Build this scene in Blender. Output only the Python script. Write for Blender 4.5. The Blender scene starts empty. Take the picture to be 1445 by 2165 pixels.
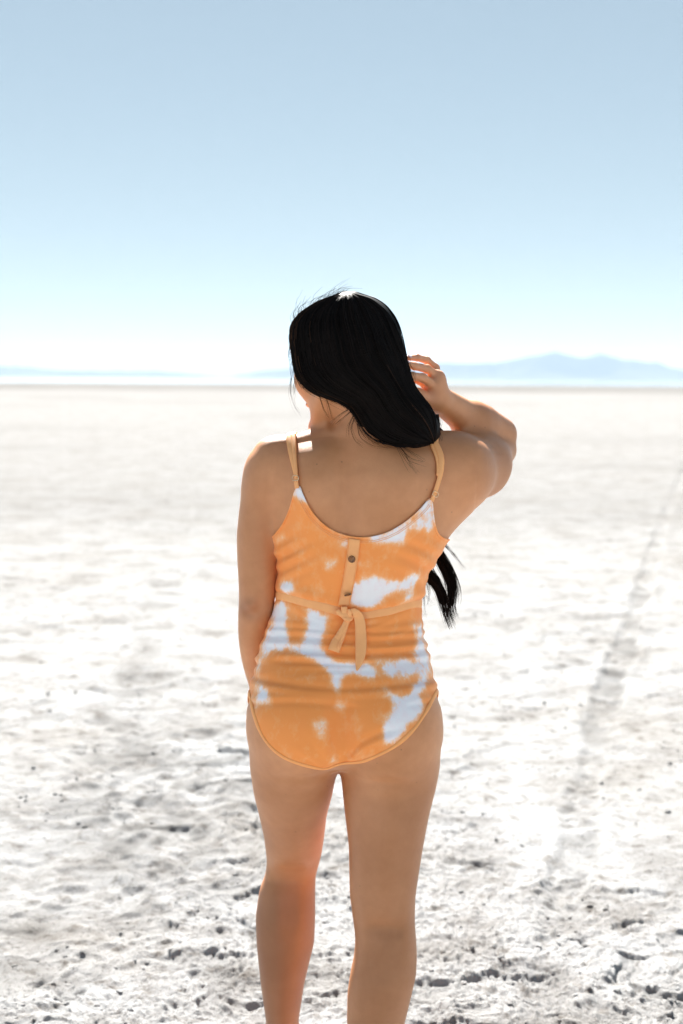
import bpy, math, random
import numpy as np
from mathutils import Vector, Matrix
from mathutils.bvhtree import BVHTree

random.seed(7)
RNG = np.random.default_rng(11)
scene = bpy.context.scene
C = scene.collection

# ------------------------------------------------------------------ camera
W0, H0 = 1445.0, 2165.0
LENS = 50.0
FPX = H0 * LENS / 36.0
CAM = np.array([0.0, 0.0, 1.41])
HORIZON = 802.0
PITCH = math.atan((H0 / 2 - HORIZON) / FPX)
ROLL = math.radians(0.333)
_f = np.array([0, math.cos(PITCH), -math.sin(PITCH)])
_u0 = np.array([0, math.sin(PITCH), math.cos(PITCH)])
_r0 = np.array([1.0, 0, 0])
RIGHT = math.cos(ROLL) * _r0 + math.sin(ROLL) * _u0
UP = math.cos(ROLL) * _u0 - math.sin(ROLL) * _r0
FWD = _f

cam_data = bpy.data.cameras.new("camera")
cam = bpy.data.objects.new("camera", cam_data)
C.objects.link(cam)
cam_data.sensor_fit = 'VERTICAL'
cam_data.sensor_height = 36.0
cam_data.sensor_width = 24.0
cam_data.lens = LENS
cam_data.clip_start = 0.05
cam_data.clip_end = 120000.0
cam_data.dof.use_dof = True
cam_data.dof.focus_distance = 2.46
cam_data.dof.aperture_fstop = 3.8
cam_data.dof.aperture_blades = 9
cam.matrix_world = Matrix(((RIGHT[0], UP[0], -FWD[0], CAM[0]),
                           (RIGHT[1], UP[1], -FWD[1], CAM[1]),
                           (RIGHT[2], UP[2], -FWD[2], CAM[2]),
                           (0, 0, 0, 1)))
scene.camera = cam

# ------------------------------------------------------------------ light
SUN_EL = math.radians(40.0)
SUN_AZ = math.radians(-10.0)          # measured from +Y (view direction), negative = left
world = bpy.data.worlds.new("World")
scene.world = world
world.use_nodes = True
wn = world.node_tree
wn.nodes.clear()
sky = wn.nodes.new('ShaderNodeTexSky')
sky.sky_type = 'NISHITA'
sky.sun_disc = False
sky.sun_elevation = SUN_EL
sky.sun_rotation = SUN_AZ
sky.altitude = 1800.0
sky.air_density = 0.8
sky.dust_density = 0.05
sky.ozone_density = 1.5
bg = wn.nodes.new('ShaderNodeBackground')
bg.inputs['Strength'].default_value = 0.054
wo = wn.nodes.new('ShaderNodeOutputWorld')
hs = wn.nodes.new('ShaderNodeGamma')          # soft, low-contrast rendition of the sky
hs.inputs['Gamma'].default_value = 0.41
wn.links.new(sky.outputs[0], hs.inputs['Color'])
tn = wn.nodes.new('ShaderNodeMix'); tn.data_type = 'RGBA'; tn.blend_type = 'MULTIPLY'
tn.inputs[0].default_value = 1.0; tn.inputs[7].default_value = (0.93, 1.0, 0.965, 1)
wn.links.new(hs.outputs[0], tn.inputs[6])
wn.links.new(tn.outputs[2], bg.inputs['Color'])
wn.links.new(bg.outputs[0], wo.inputs['Surface'])

sun_data = bpy.data.lights.new("sun", 'SUN')
sun_data.energy = 3.7
sun_data.angle = math.radians(0.53)
sun_data.color = (1.0, 0.955, 0.89)
sun = bpy.data.objects.new("sun", sun_data)
C.objects.link(sun)
sdir = Vector((math.sin(SUN_AZ) * math.cos(SUN_EL), math.cos(SUN_AZ) * math.cos(SUN_EL), math.sin(SUN_EL)))
sun.rotation_euler = sdir.to_track_quat('Z', 'Y').to_euler()
sun.location = (-3, 6, 8)

scene.view_settings.view_transform = 'Standard'
scene.view_settings.look = 'None'
scene.view_settings.gamma = 1.0
scene.view_settings.exposure = 2.58
scene.render.engine = 'CYCLES'
scene.cycles.use_denoising = True
scene.cycles.max_bounces = 8
scene.cycles.diffuse_bounces = 4
scene.cycles.volume_bounces = 0

# ------------------------------------------------------------------ pixel <-> world
def ray(u, v):
    a = (np.asarray(u, float) - W0 / 2) / FPX
    b = -(np.asarray(v, float) - H0 / 2) / FPX
    return FWD + a[..., None] * RIGHT + b[..., None] * UP

def P(u, v, D):
    """world point on the ray of photo pixel (u,v) that lies D metres in front (world y = D)"""
    d = ray(u, v)
    return CAM + d * (np.asarray(D, float) / d[..., 1])[..., None]

def G(u, v, z=0.0):
    """ground point under a photo pixel"""
    d = ray(u, v)
    return CAM + d * ((z - CAM[2]) / d[..., 2])[..., None]

def proj(p):
    q = np.asarray(p, float) - CAM
    w = q @ FWD
    return W0 / 2 + FPX * (q @ RIGHT) / w, H0 / 2 - FPX * (q @ UP) / w

# ------------------------------------------------------------------ noise
_perm = RNG.permutation(4096).astype(np.int64)
def _hash(ix, iy, iz):
    return _perm[(_perm[(_perm[ix & 4095] + iy) & 4095] + iz) & 4095] / 4095.0

def vnoise2(x, y, seed=0):
    ix = np.floor(x).astype(np.int64); iy = np.floor(y).astype(np.int64)
    fx = x - ix; fy = y - iy
    fx = fx * fx * fx * (fx * (fx * 6 - 15) + 10); fy = fy * fy * fy * (fy * (fy * 6 - 15) + 10)
    a = _hash(ix, iy, seed); b = _hash(ix + 1, iy, seed)
    c = _hash(ix, iy + 1, seed); d = _hash(ix + 1, iy + 1, seed)
    return ((a * (1 - fx) + b * fx) * (1 - fy) + (c * (1 - fx) + d * fx) * fy) * 2 - 1

def vnoise3(x, y, z, seed=0):
    iz = np.floor(z).astype(np.int64); fz = z - iz
    fz = fz * fz * (3 - 2 * fz)
    return vnoise2(x, y + 0 * z, iz * 17 + seed) * (1 - fz) + vnoise2(x, y + 0 * z, (iz + 1) * 17 + seed) * fz

def sstep(a, b, x):
    t = np.clip((x - a) / (b - a), 0, 1)
    return t * t * (3 - 2 * t)

# ------------------------------------------------------------------ mesh helpers
def mesh_obj(name, verts, faces, mat, parent=None, smooth=True):
    """faces: (n,3) or (n,4) array, or list of arrays"""
    me = bpy.data.meshes.new(name)
    fl = faces if isinstance(faces, list) else [faces]
    fl = [np.asarray(f, np.int32) for f in fl if len(f)]
    verts = np.asarray(verts, np.float32)
    loops = np.concatenate([f.ravel() for f in fl])
    totals = np.concatenate([np.full(len(f), f.shape[1], np.int32) for f in fl])
    starts = np.concatenate([[0], np.cumsum(totals)[:-1]]).astype(np.int32)
    me.vertices.add(len(verts)); me.vertices.foreach_set('co', verts.ravel())
    me.loops.add(len(loops)); me.loops.foreach_set('vertex_index', loops)
    me.polygons.add(len(totals)); me.polygons.foreach_set('loop_start', starts)
    me.polygons.foreach_set('loop_total', totals)
    me.polygons.foreach_set('use_smooth', np.full(len(totals), smooth))
    me.update(calc_edges=True); me.validate()
    if mat: me.materials.append(mat)
    o = bpy.data.objects.new(name, me)
    C.objects.link(o)
    if parent: o.parent = parent
    return o

def add_attr(o, name, vals):
    a = o.data.attributes.new(name, 'FLOAT', 'POINT')
    a.data.foreach_set('value', np.asarray(vals, np.float32))

def empty(name, loc=(0, 0, 0)):
    o = bpy.data.objects.new(name, None); C.objects.link(o); o.location = loc
    return o

def tag(o, label=None, cat=None, group=None, kind=None):
    for k, v in (('label', label), ('category', cat), ('group', group), ('kind', kind)):
        if v: o[k] = v
    return o

# ------------------------------------------------------------------ materials
def new_mat(name):
    m = bpy.data.materials.new(name); m.use_nodes = True
    nt = m.node_tree; nt.nodes.clear()
    out = nt.nodes.new('ShaderNodeOutputMaterial')
    bs = nt.nodes.new('ShaderNodeBsdfPrincipled')
    nt.links.new(bs.outputs[0], out.inputs['Surface'])
    return m, nt, bs, out

def N(nt, typ, **kw):
    n = nt.nodes.new(typ)
    for k, v in kw.items():
        if k.startswith('i_'):
            n.inputs[k[2:].replace('_', ' ')].default_value = v
        else:
            setattr(n, k, v)
    return n

def ramp(nt, stops, interp='LINEAR'):
    r = nt.nodes.new('ShaderNodeValToRGB')
    r.color_ramp.interpolation = interp
    e = r.color_ramp.elements
    while len(e) > 1: e.remove(e[-1])
    e[0].position = stops[0][0]; e[0].color = (*stops[0][1], 1)
    for p, c in stops[1:]:
        k = e.new(p); k.color = (*c, 1)
    return r

def noise_node(nt, scale, detail=3, rough=0.5, vec=None):
    n = nt.nodes.new('ShaderNodeTexNoise')
    n.inputs['Scale'].default_value = scale
    n.inputs['Detail'].default_value = detail
    n.inputs['Roughness'].default_value = rough
    if vec: nt.links.new(vec, n.inputs['Vector'])
    return n

def geo_pos(nt):
    return nt.nodes.new('ShaderNodeNewGeometry').outputs['Position']

def mathn(nt, op, a, b=None, clamp=False):
    n = nt.nodes.new('ShaderNodeMath'); n.operation = op; n.use_clamp = clamp
    for i, x in enumerate((a, b)):
        if x is None: continue
        if isinstance(x, (int, float)): n.inputs[i].default_value = x
        else: nt.links.new(x, n.inputs[i])
    return n.outputs[0]

def mixc(nt, fac, a, b, mode='MIX'):
    n = nt.nodes.new('ShaderNodeMix'); n.data_type = 'RGBA'; n.blend_type = mode
    for sock, x in ((n.inputs[0], fac), (n.inputs[6], a), (n.inputs[7], b)):
        if isinstance(x, (int, float)): sock.default_value = x
        elif isinstance(x, tuple): sock.default_value = (*x, 1)
        else: nt.links.new(x, sock)
    return n.outputs[2]

def bump(nt, h, strength, dist, bs, prev=None):
    b = nt.nodes.new('ShaderNodeBump')
    b.inputs['Strength'].default_value = strength
    b.inputs['Distance'].default_value = dist
    nt.links.new(h, b.inputs['Height'])
    if prev: nt.links.new(prev, b.inputs['Normal'])
    nt.links.new(b.outputs[0], bs.inputs['Normal'])
    return b.outputs[0]

def mat_skin():
    m, nt, bs, out = new_mat('skin')
    pos = geo_pos(nt)
    big = noise_node(nt, 9, 3, 0.55, pos)
    med = noise_node(nt, 55, 4, 0.6, pos)
    c = ramp(nt, [(0.34, (0.60, 0.262, 0.112)), (0.66, (0.72, 0.335, 0.160))])
    nt.links.new(big.outputs[0], c.inputs[0])
    c2 = ramp(nt, [(0.35, (0.95, 0.93, 0.92)), (0.65, (1.0, 1.0, 1.0))])
    nt.links.new(med.outputs[0], c2.inputs[0])
    col = mixc(nt, 1.0, c.outputs[0], c2.outputs[0], 'MULTIPLY')
    # moles and freckles
    vo = nt.nodes.new('ShaderNodeTexVoronoi'); vo.inputs['Scale'].default_value = 45
    nt.links.new(pos, vo.inputs['Vector'])
    fr = ramp(nt, [(0.05, (1, 1, 1)), (0.085, (0, 0, 0))])
    nt.links.new(vo.outputs['Distance'], fr.inputs[0])
    sel = noise_node(nt, 23, 1, 0.5, pos)
    sl = ramp(nt, [(0.50, (0, 0, 0)), (0.62, (0.6, 0.6, 0.6))])
    nt.links.new(sel.outputs[0], sl.inputs[0])
    fac = mathn(nt, 'MULTIPLY', fr.outputs[0], sl.outputs[0])
    col = mixc(nt, fac, col, (0.25, 0.11, 0.065))
    # redder finger joints, elbows, knees
    at = N(nt, 'ShaderNodeAttribute', attribute_name='flush')
    col = mixc(nt, at.outputs['Fac'], col, (0.74, 0.33, 0.20))
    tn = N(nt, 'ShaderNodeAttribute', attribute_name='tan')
    col = mixc(nt, tn.outputs['Fac'], col, (0.225, 0.080, 0.032))  # limb and shoulder shading painted into the skin colour
    nt.links.new(col, bs.inputs['Base Color'])
    bs.inputs['Roughness'].default_value = 0.46
    bs.inputs['Specular IOR Level'].default_value = 0.42
    bs.inputs['Subsurface Weight'].default_value = 0.06
    bs.inputs['Subsurface Radius'].default_value = (1.0, 0.38, 0.18)
    bs.inputs['Subsurface Scale'].default_value = 0.005
    fine = noise_node(nt, 900, 2, 0.6, pos)
    mid = noise_node(nt, 160, 3, 0.6, pos)
    b1 = bump(nt, fine.outputs[0], 0.35, 0.0006, bs)
    bump(nt, mid.outputs[0], 0.25, 0.0008, bs, b1)
    return m

def mat_suit():
    m, nt, bs, out = new_mat('tie_dye_fabric')
    pos = geo_pos(nt)
    at = N(nt, 'ShaderNodeAttribute', attribute_name='dye')
    mp = N(nt, 'ShaderNodeMapping'); mp.inputs['Scale'].default_value = (1, 1, 0.75)
    nt.links.new(pos, mp.inputs['Vector'])
    n1 = noise_node(nt, 48, 6, 0.68, mp.outputs[0])
    n2 = noise_node(nt, 16, 3, 0.5, mp.outputs[0])
    a = mathn(nt, 'MULTIPLY', mathn(nt, 'SUBTRACT', n1.outputs[0], 0.5), 1.55)
    b = mathn(nt, 'MULTIPLY', mathn(nt, 'SUBTRACT', n2.outputs[0], 0.5), 0.5)
    s = mathn(nt, 'ADD', mathn(nt, 'ADD', at.outputs['Fac'], a), b)
    r = ramp(nt, [(0.0, (1.0, 0.345, 0.085)), (0.24, (1.0, 0.41, 0.14)), (0.40, (1.0, 0.52, 0.26)), (0.52, (0.99, 0.68, 0.50)),
                  (0.70, (0.92, 0.86, 0.90)), (0.95, (0.92, 0.92, 0.95))])
    nt.links.new(s, r.inputs[0])
    n3 = noise_node(nt, 20, 3, 0.5, pos)
    tint = ramp(nt, [(0.3, (1.0, 0.97, 0.96)), (0.7, (1, 1, 1))])
    nt.links.new(n3.outputs[0], tint.inputs[0])
    col = mixc(nt, 1.0, r.outputs[0], tint.outputs[0], 'MULTIPLY')
    nt.links.new(col, bs.inputs['Base Color'])
    bs.inputs['Roughness'].default_value = 0.55
    bs.inputs['Specular IOR Level'].default_value = 0.3
    bs.inputs['Sheen Weight'].default_value = 0.08
    w = noise_node(nt, 1400, 1, 0.5, pos)
    bump(nt, w.outputs[0], 0.25, 0.0004, bs)
    return m

def mat_plain(name, col, rough=0.5, metal=0.0, spec=0.4, var=0.08, nscale=60, bstr=0.2, bdist=0.0005, bscale=900):
    m, nt, bs, out = new_mat(name)
    pos = geo_pos(nt)
    n = noise_node(nt, nscale, 3, 0.55, pos)
    lo = tuple(c * (1 - var) for c in col); hi = tuple(min(1, c * (1 + var)) for c in col)
    r = ramp(nt, [(0.3, lo), (0.7, hi)])
    nt.links.new(n.outputs[0], r.inputs[0])
    nt.links.new(r.outputs[0], bs.inputs['Base Color'])
    bs.inputs['Roughness'].default_value = rough
    bs.inputs['Metallic'].default_value = metal
    bs.inputs['Specular IOR Level'].default_value = spec
    w = noise_node(nt, bscale, 1, 0.5, pos)
    bump(nt, w.outputs[0], bstr, bdist, bs)
    return m

def mat_hair():
    m, nt, bs, out = new_mat('black_hair')
    at = N(nt, 'ShaderNodeAttribute', attribute_name='tone')
    r = ramp(nt, [(0.0, (0.0035, 0.003, 0.003)), (0.8, (0.012, 0.008, 0.007)), (1.0, (0.045, 0.022, 0.013))])
    nt.links.new(at.outputs['Fac'], r.inputs[0])
    nt.links.new(r.outputs[0], bs.inputs['Base Color'])
    bs.inputs['Roughness'].default_value = 0.52
    bs.inputs['Specular IOR Level'].default_value = 0.06
    return m

def mat_ground():
    m, nt, bs, out = new_mat('salt_crust')
    pos = geo_pos(nt)
    n1 = noise_node(nt, 1.3, 6, 0.6, pos)
    n2 = noise_node(nt, 17, 6, 0.65, pos)
    n3 = noise_node(nt, 75, 5, 0.7, pos)
    c1 = ramp(nt, [(0.30, (0.302, 0.296, 0.288)), (0.5, (0.362, 0.365, 0.369)), (0.70, (0.398, 0.407, 0.418))])
    nt.links.new(n1.outputs[0], c1.inputs[0])
    c2 = ramp(nt, [(0.33, (0.46, 0.42, 0.38)), (0.46, (1, 1, 1))])  # darker patches, clod shadows painted into the colour
    nt.links.new(n2.outputs[0], c2.inputs[0])
    col = mixc(nt, 0.8, c1.outputs[0], c2.outputs[0], 'MULTIPLY')
    n4 = noise_node(nt, 3.6, 9, 0.72, pos)
    c4 = ramp(nt, [(0.38, (0.64, 0.62, 0.60)), (0.52, (1, 1, 1))])
    nt.links.new(n4.outputs[0], c4.inputs[0])
    col = mixc(nt, 0.85, col, c4.outputs[0], 'MULTIPLY')
    c3 = ramp(nt, [(0.34, (0.40, 0.37, 0.34)), (0.45, (1, 1, 1))])  # fine dark specks painted in place of small grain shadows
    nt.links.new(n3.outputs[0], c3.inputs[0])
    col = mixc(nt, 0.7, col, c3.outputs[0], 'MULTIPLY')
    at = N(nt, 'ShaderNodeAttribute', attribute_name='soil')
    col = mixc(nt, at.outputs['Fac'], col, (0.134, 0.131, 0.126))  # bare earth colour, also painted far off for unresolved shade
    nt.links.new(col, bs.inputs['Base Color'])
    bs.inputs['Roughness'].default_value = 0.95
    bs.inputs['Specular IOR Level'].default_value = 0.0
    b1 = noise_node(nt, 210, 5, 0.7, pos)
    bump(nt, b1.outputs[0], 1.0, 0.008, bs)
    return m

def mat_water():
    m, nt, bs, out = new_mat('lake_water')
    pos = geo_pos(nt)
    n = noise_node(nt, 0.4, 4, 0.6, pos)
    r = ramp(nt, [(0.3, (0.20, 0.23, 0.25)), (0.7, (0.26, 0.29, 0.31))])
    nt.links.new(n.outputs[0], r.inputs[0]); nt.links.new(r.outputs[0], bs.inputs['Base Color'])
    bs.inputs['Roughness'].default_value = 0.10
    bump(nt, n.outputs[0], 0.05, 0.02, bs)
    return m

def mat_rock():
    m, nt, bs, out = new_mat('mountain_rock')
    pos = geo_pos(nt)
    n = noise_node(nt, 0.0011, 7, 0.62, pos)
    r = ramp(nt, [(0.3, (0.045, 0.044, 0.040)), (0.7, (0.085, 0.080, 0.072))])
    nt.links.new(n.outputs[0], r.inputs[0]); nt.links.new(r.outputs[0], bs.inputs['Base Color'])
    bs.inputs['Specular IOR Level'].default_value = 0.0
    bs.inputs['Roughness'].default_value = 0.95
    return m

M_SKIN = mat_skin(); M_SUIT = mat_suit(); M_HAIR = mat_hair()
M_BAND = mat_plain('peach_fabric', (1.0, 0.455, 0.18), 0.6, var=0.05)
M_TRIM = mat_plain('orange_fabric', (1.0, 0.42, 0.14), 0.6, var=0.05)
M_BUTTON = mat_plain('tortoise_button', (0.20, 0.075, 0.02), 0.18, var=0.7, nscale=260, spec=0.6, bstr=0.02)
M_METAL = mat_plain('gold_metal', (0.80, 0.58, 0.36), 0.22, metal=1.0, bstr=0.02)
M_NAIL = mat_plain('nail_polish', (0.66, 0.50, 0.52), 0.2, spec=0.6, bstr=0.02)
M_EYE = mat_plain('eye_white', (0.7, 0.66, 0.62), 0.1, bstr=0.02)
M_GROUND = mat_ground(); M_WATER = mat_water(); M_ROCK = mat_rock()

# ================================================================== SETTING
# ---- ground: one polar sheet, dense where the camera looks, reaching the horizon
def pxline(pts):
    a = np.array(pts, float)
    return G(a[:, 0], a[:, 1])[:, :2]

TRACKS = [
    (pxline([(1460, 960), (1400, 1110), (1352, 1280), (1312, 1400), (1286, 1460), (1262, 1560), (1242, 1650),
             (1226, 1760), (1205, 1860), (1180, 1970), (1150, 2080), (1120, 2200), (1080, 2400)]), 0.062, 0.7),
    (pxline([(388, 960), (385, 1030), (378, 1100), (356, 1210), (326, 1320), (292, 1450), (258, 1570), (205, 1690),
             (150, 1800), (80, 1900), (-60, 2060)]), 0.14, 0.6),
    (pxline([(150, 950), (220, 932), (300, 926), (380, 938), (450, 958), (520, 985)]), 0.35, 0.5),
]

def seg_dist(px, py, line):
    d = np.full(px.shape, 1e9)
    for a, b in zip(line[:-1], line[1:]):
        ab = b - a
        lo = np.minimum(a, b) - 1.2; hi = np.maximum(a, b) + 1.2
        m = (px > lo[0]) & (px < hi[0]) & (py > lo[1]) & (py < hi[1])
        if not m.any(): continue
        qx = px[m] - a[0]; qy = py[m] - a[1]
        t = np.clip((qx * ab[0] + qy * ab[1]) / (ab @ ab), 0, 1)
        dd = np.hypot(qx - t * ab[0], qy - t * ab[1])
        d[m] = np.minimum(d[m], dd)
    return d

def ground_fields(x, y, cell):
    """height in metres and a 0..1 bare-soil mask for world points; cell = local mesh spacing (drops detail finer than the mesh)"""
    def oct_(freq, seed):
        k = np.clip(1.6 - 2.6 * freq * cell, 0, 1)
        out = np.zeros_like(x)
        m = k > 0
        if m.any(): out[m] = vnoise2(x[m] * freq, y[m] * freq, seed) * k[m]
        return out
    wx = x + 0.05 * oct_(5, 1) + 0.016 * oct_(19, 2)
    wy = y + 0.05 * oct_(5, 3) + 0.016 * oct_(19, 4)
    def octw(freq, seed):
        k = np.clip(1.6 - 2.6 * freq * cell, 0, 1)
        out = np.zeros_like(x); m = k > 0
        if m.any(): out[m] = vnoise2(wx[m] * freq, wy[m] * freq, seed) * k[m]
        return out
    h = 0.012 * oct_(0.45, 5) + 0.010 * octw(1.4, 6)
    # lumpy crust
    a = octw(4.5, 7); b = octw(11, 8); c = octw(24, 9); d = octw(52, 10); e = octw(105, 12)
    rough = np.clip(0.62 + 0.5 * oct_(1.1, 13), 0.22, 1.15)
    f = octw(175, 14)
    h = h + rough * (0.0048 * a + 0.0044 * b + 0.0046 * c + 0.0095 * np.abs(d) + 0.0086 * np.abs(e) + 0.0050 * f)
    # shallow hollows with sharp lips, where the crust has broken away
    pit = sstep(0.32, 0.50, octw(3.2, 21) * 0.55 + octw(8.5, 22) * 0.55 + 0.22 * octw(26, 23))
    h = h - 0.013 * pit * rough
    # small crumbs
    crumb = sstep(0.35, 0.62, octw(38, 24) + 0.3 * octw(80, 25))
    h = h + 0.0045 * crumb * rough
    soil_shade = 0.35 * pit * np.clip(0.5 + 0.9 * octw(6, 27), 0, 1)
    for (line, wd, amt), sd in zip(TRACKS, (31, 41, 51)):
        dist = seg_dist(x, y, line)
        wob = dist + 0.35 * wd * oct_(2.2, sd) + 0.25 * wd * octw(9, sd + 1)
        core = 1 - sstep(wd * 0.55, wd * 1.25, wob)
        lip = np.exp(-((wob - wd * 1.35) / (wd * 0.45)) ** 2)
        tread = octw(13, sd + 2) * 0.5 + 0.6 * octw(28, sd + 3)
        gap = np.clip(0.55 + 0.8 * oct_(1.3, sd + 6) + 0.5 * octw(5, sd + 7), 0, 1)
        core = core * (0.35 + 0.65 * gap); lip = lip * gap
        h = h - 0.013 * core + 0.008 * lip * (0.6 + 0.8 * tread) + core * 0.010 * tread
        soil_shade = np.maximum(soil_shade, amt * core * np.clip(0.55 + 0.75 * octw(7, sd + 4) + 0.4 * octw(21, sd + 5), 0, 1))
    # broken-up strip on the near left
    gl = G(np.array([330.0]), np.array([1690.0]))[0]
    blob = np.exp(-(((x - gl[0]) / 0.42) ** 2 + ((y - gl[1]) / 1.1) ** 2))
    h = h + blob * (0.011 * b + 0.009 * c)
    soil_shade = np.maximum(soil_shade, 0.8 * blob * np.clip(0.25 + 0.9 * octw(6, 61) + 0.5 * octw(20, 62), 0, 1))
    r = np.hypot(x, y)
    far = sstep(115, 170, r * (1 + 0.12 * vnoise2(x / 60, y / 160, 71)))       # damp mud flat in front of the lake
    soil_shade = np.maximum(soil_shade, 0.50 * sstep(2.2, 20, r)); soil_shade = np.maximum(soil_shade, 0.80 * far)  # distance term paints in the self-shadowing of far roughness
    soil_shade = soil_shade + 0.10 * sstep(0.1, 0.7, vnoise2(x / 9, y / 2.6, 73)) * sstep(6, 14, r)
    return h, np.clip(soil_shade, 0, 1)

def build_ground():
    rs = [0.25]
    while rs[-1] < 34000:
        r = rs[-1]
        if r < 2.15: dr = 0.05
        elif r < 40: dr = max(0.0042, r * r / (CAM[2] * 1421) * 0.95)
        else: dr = r * 0.16
        rs.append(r + dr)
    rs = np.array(rs)
    th = [0.0]
    while th[-1] < math.pi:
        t = th[-1]
        th.append(t + (0.00092 if t < 0.285 else 0.0032 if t < 0.62 else 0.06))
    th = np.array(th[:-1])
    th = np.concatenate([-th[:0:-1], th])
    R_, T_ = np.meshgrid(rs, th, indexing='ij')
    x = (R_ * np.sin(T_)).ravel(); y = (R_ * np.cos(T_)).ravel()
    dth = np.gradient(th); drr = np.gradient(rs)
    cell = np.maximum(0.7 * drr[:, None] + 0 * T_, R_ * dth[None, :]).ravel()
    h, soil_shade = ground_fields(x, y, cell)
    nr, nt_ = R_.shape
    idx = np.arange(nr * nt_).reshape(nr, nt_)
    j2 = np.roll(idx, -1, axis=1)
    q = np.stack([idx[:-1], j2[:-1], j2[1:], idx[1:]], -1).reshape(-1, 4)[:, ::-1]
    v = np.stack([x, y, h], 1)
    c0 = len(v)
    v = np.concatenate([v, [[0, 0, 0]]])
    tri = np.stack([np.full(nt_, c0), idx[0], j2[0]], 1)[:, ::-1]
    o = mesh_obj('ground', v, [q, tri], M_GROUND)
    add_attr(o, 'soil', np.append(soil_shade, 0))
    tag(o, kind='structure')
    return o

ground = build_ground()

def ground_h(x, y):
    x = np.atleast_1d(np.asarray(x, float)); y = np.atleast_1d(np.asarray(y, float))
    return ground_fields(x, y, np.full(x.shape, 0.005))[0]

# ---- loose salt crumbs
def build_crumbs(n=4200):
    d = 2.45 * (9 / 2.45) ** (RNG.random(n) ** 1.8)
    ang = (RNG.random(n) - 0.5) * 0.72
    x = d * np.sin(ang); y = d * np.cos(ang)
    keep = vnoise2(x * 2.2, y * 2.2, 91) + 0.5 * vnoise2(x * 7, y * 7, 92) > -0.15
    x, y = x[keep], y[keep]; n = len(x)
    z = ground_h(x, y)
    t = (1 + 5 ** 0.5) / 2
    ico = np.array([(-1, t, 0), (1, t, 0), (-1, -t, 0), (1, -t, 0), (0, -1, t), (0, 1, t), (0, -1, -t), (0, 1, -t),
                    (t, 0, -1), (t, 0, 1), (-t, 0, -1), (-t, 0, 1)], float) / math.hypot(1, t)
    icf = np.array([(0, 11, 5), (0, 5, 1), (0, 1, 7), (0, 7, 10), (0, 10, 11), (1, 5, 9), (5, 11, 4), (11, 10, 2), (10, 7, 6),
                    (7, 1, 8), (3, 9, 4), (3, 4, 2), (3, 2, 6), (3, 6, 8), (3, 8, 9), (4, 9, 5), (2, 4, 11), (6, 2, 10), (8, 6, 7), (9, 8, 1)])
    s = 0.0018 + 0.006 * RNG.random(n) ** 4
    jit = 1 + 0.55 * (RNG.random((n, 12, 1)) - 0.5)
    v = ico[None] * jit * s[:, None, None] * np.stack([1 + 0.5 * RNG.random(n), 1 + 0.5 * RNG.random(n), 0.55 + 0.35 * RNG.random(n)], 1)[:, None, :]
    a = RNG.random(n) * 6.283; ca, sa = np.cos(a)[:, None], np.sin(a)[:, None]
    vx = v[..., 0] * ca - v[..., 1] * sa; vy = v[..., 0] * sa + v[..., 1] * ca
    v = np.stack([vx + x[:, None], vy + y[:, None], v[..., 2] + z[:, None] + 0.25 * s[:, None]], -1)
    f = (icf[None] + 12 * np.arange(n)[:, None, None]).reshape(-1, 3)
    o = mesh_obj('salt_crumbs', v.reshape(-1, 3), f, M_GROUND, smooth=False)
    tag(o, 'loose pale salt crumbs scattered over the cracked flat', 'salt crumbs', kind='stuff')
build_crumbs()

# ---- lake: thin bright strip far out on the flat
def build_lake():
    th = np.linspace(-1.35, 1.35, 240)
    r0 = 404 * (1 + 0.05 * vnoise2(th * 9, 0 * th + 3.3, 5) + 0.02 * vnoise2(th * 40, 0 * th + 7.3, 6))
    rows = []
    for k in (0, .02, .1, .3, .6, 1):
        r = r0 + (26500 - r0) * k ** 2
        rows.append(np.stack([r * np.sin(th), r * np.cos(th), np.full_like(th, 0.035)], 1))
    v = np.concatenate(rows)
    n = len(th); idx = np.arange(len(v)).reshape(-1, n)
    q = np.stack([idx[:-1, :-1], idx[:-1, 1:], idx[1:, 1:], idx[1:, :-1]], -1).reshape(-1, 4)[:, ::-1]
    tag(mesh_obj('lake', v, q, M_WATER), kind='structure')
build_lake()

# ---- mountain ranges
def build_range(name, ridge, dist, depth, seed, label):
    a = np.array(ridge, float)
    us = np.arange(a[0, 0], a[-1, 0], 4.0)
    vs = np.interp(us, a[:, 0], a[:, 1])
    vs = vs + 1.1 * vnoise2(us / 14, us * 0 + seed, 3) + 0.6 * vnoise2(us / 6, us * 0 + seed, 4)
    top = P(us, np.minimum(vs, 799 + (us - 722) * 0.0058), np.full_like(us, dist))
    hz = np.maximum(top[:, 2], 5)
    t = np.linspace(-1, 1, 41)
    X, Tt = np.meshgrid(top[:, 0], t, indexing='ij')
    Y = dist + Tt * depth + 0.25 * depth * vnoise2(X / 2500, Tt * 0 + 2, seed)
    prof = np.clip(1 - np.abs(Tt), 0, 1) ** 1.15
    rid = 1 - np.abs(vnoise2(X / 900 + 0.4 * vnoise2(X / 700, Y / 900, seed + 1), Y / 2600, seed + 2))
    rid2 = 1 - np.abs(vnoise2(X / 350, Y / 900, seed + 3))
    mod = 1 - (1 - np.exp(-(Tt * 4) ** 2)) * (0.45 * (1 - rid) + 0.25 * (1 - rid2)) * 1.5
    Z = hz[:, None] * prof * np.clip(mod, 0.1, 1.2) - 3
    n, k = X.shape
    idx = np.arange(n * k).reshape(n, k)
    q = np.stack([idx[:-1, :-1], idx[1:, :-1], idx[1:, 1:], idx[:-1, 1:]], -1).reshape(-1, 4)
    o = mesh_obj(name, np.stack([X, Y, Z], -1).reshape(-1, 3), q, M_ROCK)
    tag(o, label, 'mountains', kind='structure')
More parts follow.
